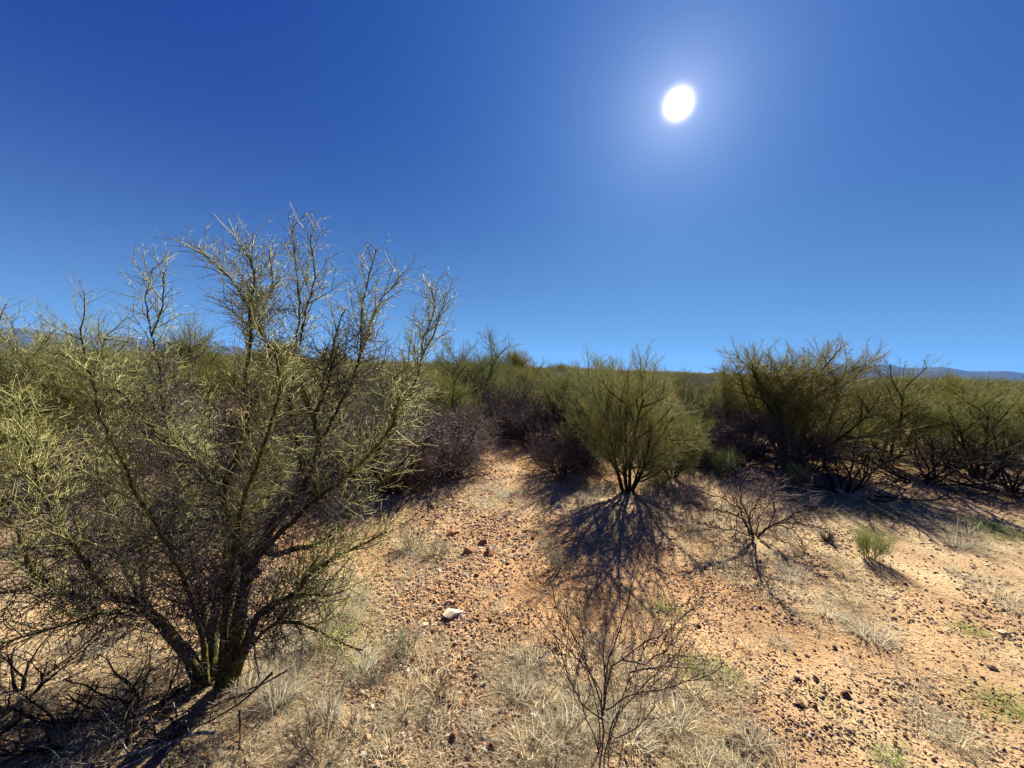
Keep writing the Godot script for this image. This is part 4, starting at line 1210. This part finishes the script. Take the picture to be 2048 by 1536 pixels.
func stones() -> void:
	var big := [stone_mesh(0.5, 0.5, true), stone_mesh(0.75, 0.6, true), stone_mesh(0.62, 0.7, true), stone_mesh(0.9, 0.5, true), stone_mesh(0.42, 0.5, true)]
	var list := [
		["white", 4, Vector2(-0.35, -2.51), 0.141, "flat white stone, largest in the stony wash"],
		["rust", 3, Vector2(-0.36, -3.44), 0.110, "brown rock left of the three rocks beside the wash"],
		["rust", 3, Vector2(-0.16, -3.42), 0.109, "brown rock with pale top, right of the three rocks"],
		["brown", 1, Vector2(-0.23, -3.62), 0.096, "brown rock behind the two others beside the wash"],
		["rust", 4, Vector2(-0.56, -3.82), 0.142, "flat rust slab above the three brown rocks"],
		["white", 1, Vector2(-0.72, -1.89), 0.038, "small white stone in the grass left of the wash"],
		["white", 2, Vector2(-0.42, -1.95), 0.047, "small white stone left above the dead twiggy plant"],
		["white", 4, Vector2(-0.52, -2.40), 0.064, "small pale stone left of the flat white stone"],
		["white", 4, Vector2(-0.11, -1.79), 0.044, "pale stone in the lower stony wash"],
		["white", 1, Vector2(-0.36, -2.18), 0.029, "tiny white stone below the flat white stone"],
		["rust", 3, Vector2(-0.22, -1.67), 0.050, "rust rock at the bottom of the stony wash"],
		["brown", 3, Vector2(-0.26, -1.81), 0.044, "dark rock in the lower wash above the rust rock"],
		["brown", 1, Vector2(-0.05, -1.62), 0.049, "dark rock at the bottom edge right of the wash"],
		["brown", 2, Vector2(-0.44, -2.36), 0.051, "dark brown stone left below the flat white stone"],
		["brown", 2, Vector2(-0.39, -2.35), 0.044, "dark brown stone under the flat white stone"],
		["tan", 2, Vector2(-0.39, -2.65), 0.064, "tan stone just behind the flat white stone"],
		["white", 3, Vector2(0.62, -4.65), 0.086, "white stone in the dappled shade left of the middle tree"],
		["dark", 1, Vector2(1.06, -1.70), 0.060, "dark stone with pale top at the bottom right of the spiny shrub"],
		["dark", 3, Vector2(1.09, -1.65), 0.045, "dark stone at the bottom edge, right one of a pair"],
		["tan", 2, Vector2(0.92, -2.05), 0.066, "tan stone right of the spiny shrub, lower of two"],
		["tan", 1, Vector2(0.97, -2.10), 0.040, "tan stone right of the spiny shrub, upper of two"],
		["brown", 2, Vector2(1.54, -1.92), 0.044, "brown stone alone on the sand at lower right"],
		["brown", 1, Vector2(1.84, -1.99), 0.046, "brown stone right of the lone brown stone"],
		["tan", 4, Vector2(1.70, -1.98), 0.040, "flat tan stone between two brown stones"],
		["dark", 2, Vector2(2.09, -2.36), 0.035, "dark upright stone on bare sand right of centre"],
		["dark", 2, Vector2(1.65, -2.09), 0.042, "dark stone on the sand, left of a pair"],
		["tan", 3, Vector2(1.76, -2.09), 0.039, "tan stone on the sand, right of a pair"],
		["dark", 4, Vector2(2.90, -2.21), 0.053, "dark flat stone near the right picture edge"],
		["white", 4, Vector2(3.38, -2.53), 0.075, "pale flat stone near the right edge beside the green patch"],
		["brown", 4, Vector2(3.94, -5.36), 0.113, "brown flat stone at the shade edge"],
	]
	for e in list:
		var g: Vector2 = e[2]
		var s: float = e[3]
		var o := single("stone", big[e[1]], M[e[0]], Vector3(g.x, height(g.x, g.y) + s * 0.1, g.y), e[4], "stone")
		o.scale = Vector3.ONE * s * 1.05
		o.rotation = Vector3(rng.randf_range(-0.2, 0.2), rng.randf() * TAU, rng.randf_range(-0.2, 0.2))
	(get_node("stone") as Node3D).rotation = Vector3(0.05, 0.5, -0.1)
	(get_node("stone") as Node3D).scale *= Vector3(1.15, 1.0, 0.8)
	var tones := ["tan", "brown", "tan", "rust", "white", "dark", "brown", "rust"]
	var made := 0
	while made < 220:
		var d := 1.55 * pow(4.6, rng.randf())
		var az := deg_to_rad(rng.randf_range(-46.0, 50.0))
		var x := sin(az) * d
		var z := -cos(az) * d
		var wv := wash(x, z)
		if rng.randf() > 0.16 + wv:
			continue
		if x < -0.9 and d < 2.6 and rng.randf() < 0.7:
			continue
		var t: String = tones[rng.randi() % tones.size()]
		var s := (0.014 + 0.03 * pow(rng.randf(), 2.5)) * (0.8 + d * 0.12)
		var where := "in the stony wash" if wv > 0.15 else ("on the open sand at right" if x > 0.6 else "on the ground left of the wash")
		var deep := "near" if d < 2.6 else ("middle" if d < 4.5 else "far")
		var o := single("stone", big[rng.randi() % big.size()], M[t], Vector3(x, height(x, z) + s * 0.08, z), "small %s stone %s, %s part" % [t, where, deep], "stone", "small %s stones" % t)
		loose.append([o, "small %s stone" % t, "open"])
		o.scale = Vector3(s, s * rng.randf_range(0.8, 1.3), s * rng.randf_range(0.7, 1.2))
		o.rotation = Vector3(rng.randf_range(-0.4, 0.4), rng.randf() * TAU, rng.randf_range(-0.4, 0.4))
		made += 1

func litter() -> void:
	# gravel: the stones past the largest
	var tones := [Color(0.46, 0.31, 0.18), Color(0.4, 0.25, 0.14), Color(0.5, 0.38, 0.25), Color(0.34, 0.2, 0.12), Color(0.58, 0.5, 0.39), Color(0.28, 0.18, 0.13), Color(0.44, 0.26, 0.14)]
	for q in 3:
		var m := stone_mesh([0.6, 0.8, 0.5][q], 0.7, false)
		var spots := []
		while spots.size() < 42000:
			var d := 1.3 * pow(10.5, rng.randf())
			var az := deg_to_rad(rng.randf_range(-56.0, 56.0))
			var x := sin(az) * d
			var z := -cos(az) * d
			var dens := 0.2 + 0.8 * clampf(0.4 + n_fine.get_noise_2d(x * 0.8 + 31.0, z * 0.8) * 2.6, 0.0, 1.0)
			dens = maxf(dens * 0.75, wash(x, z) * 1.2)
			if rng.randf() > dens:
				continue
			var s := (0.0035 + 0.011 * pow(rng.randf(), 3.0)) * (0.75 + d * 0.26)
			if wash(x, z) > 0.3:
				s *= 1.2 + 0.9 * pow(rng.randf(), 6.0)
			var b := Basis.from_euler(Vector3(rng.randf_range(-0.4, 0.4), rng.randf() * TAU, rng.randf_range(-0.4, 0.4))).scaled(Vector3(s, s * rng.randf_range(0.7, 1.3), s * rng.randf_range(0.7, 1.2)))
			spots.append([Transform3D(b, Vector3(x, height(x, z) + s * 0.12, z)), jit(tones[rng.randi() % tones.size()], 0.2)])
		scatter("gravel", m, M.pebble, spots)
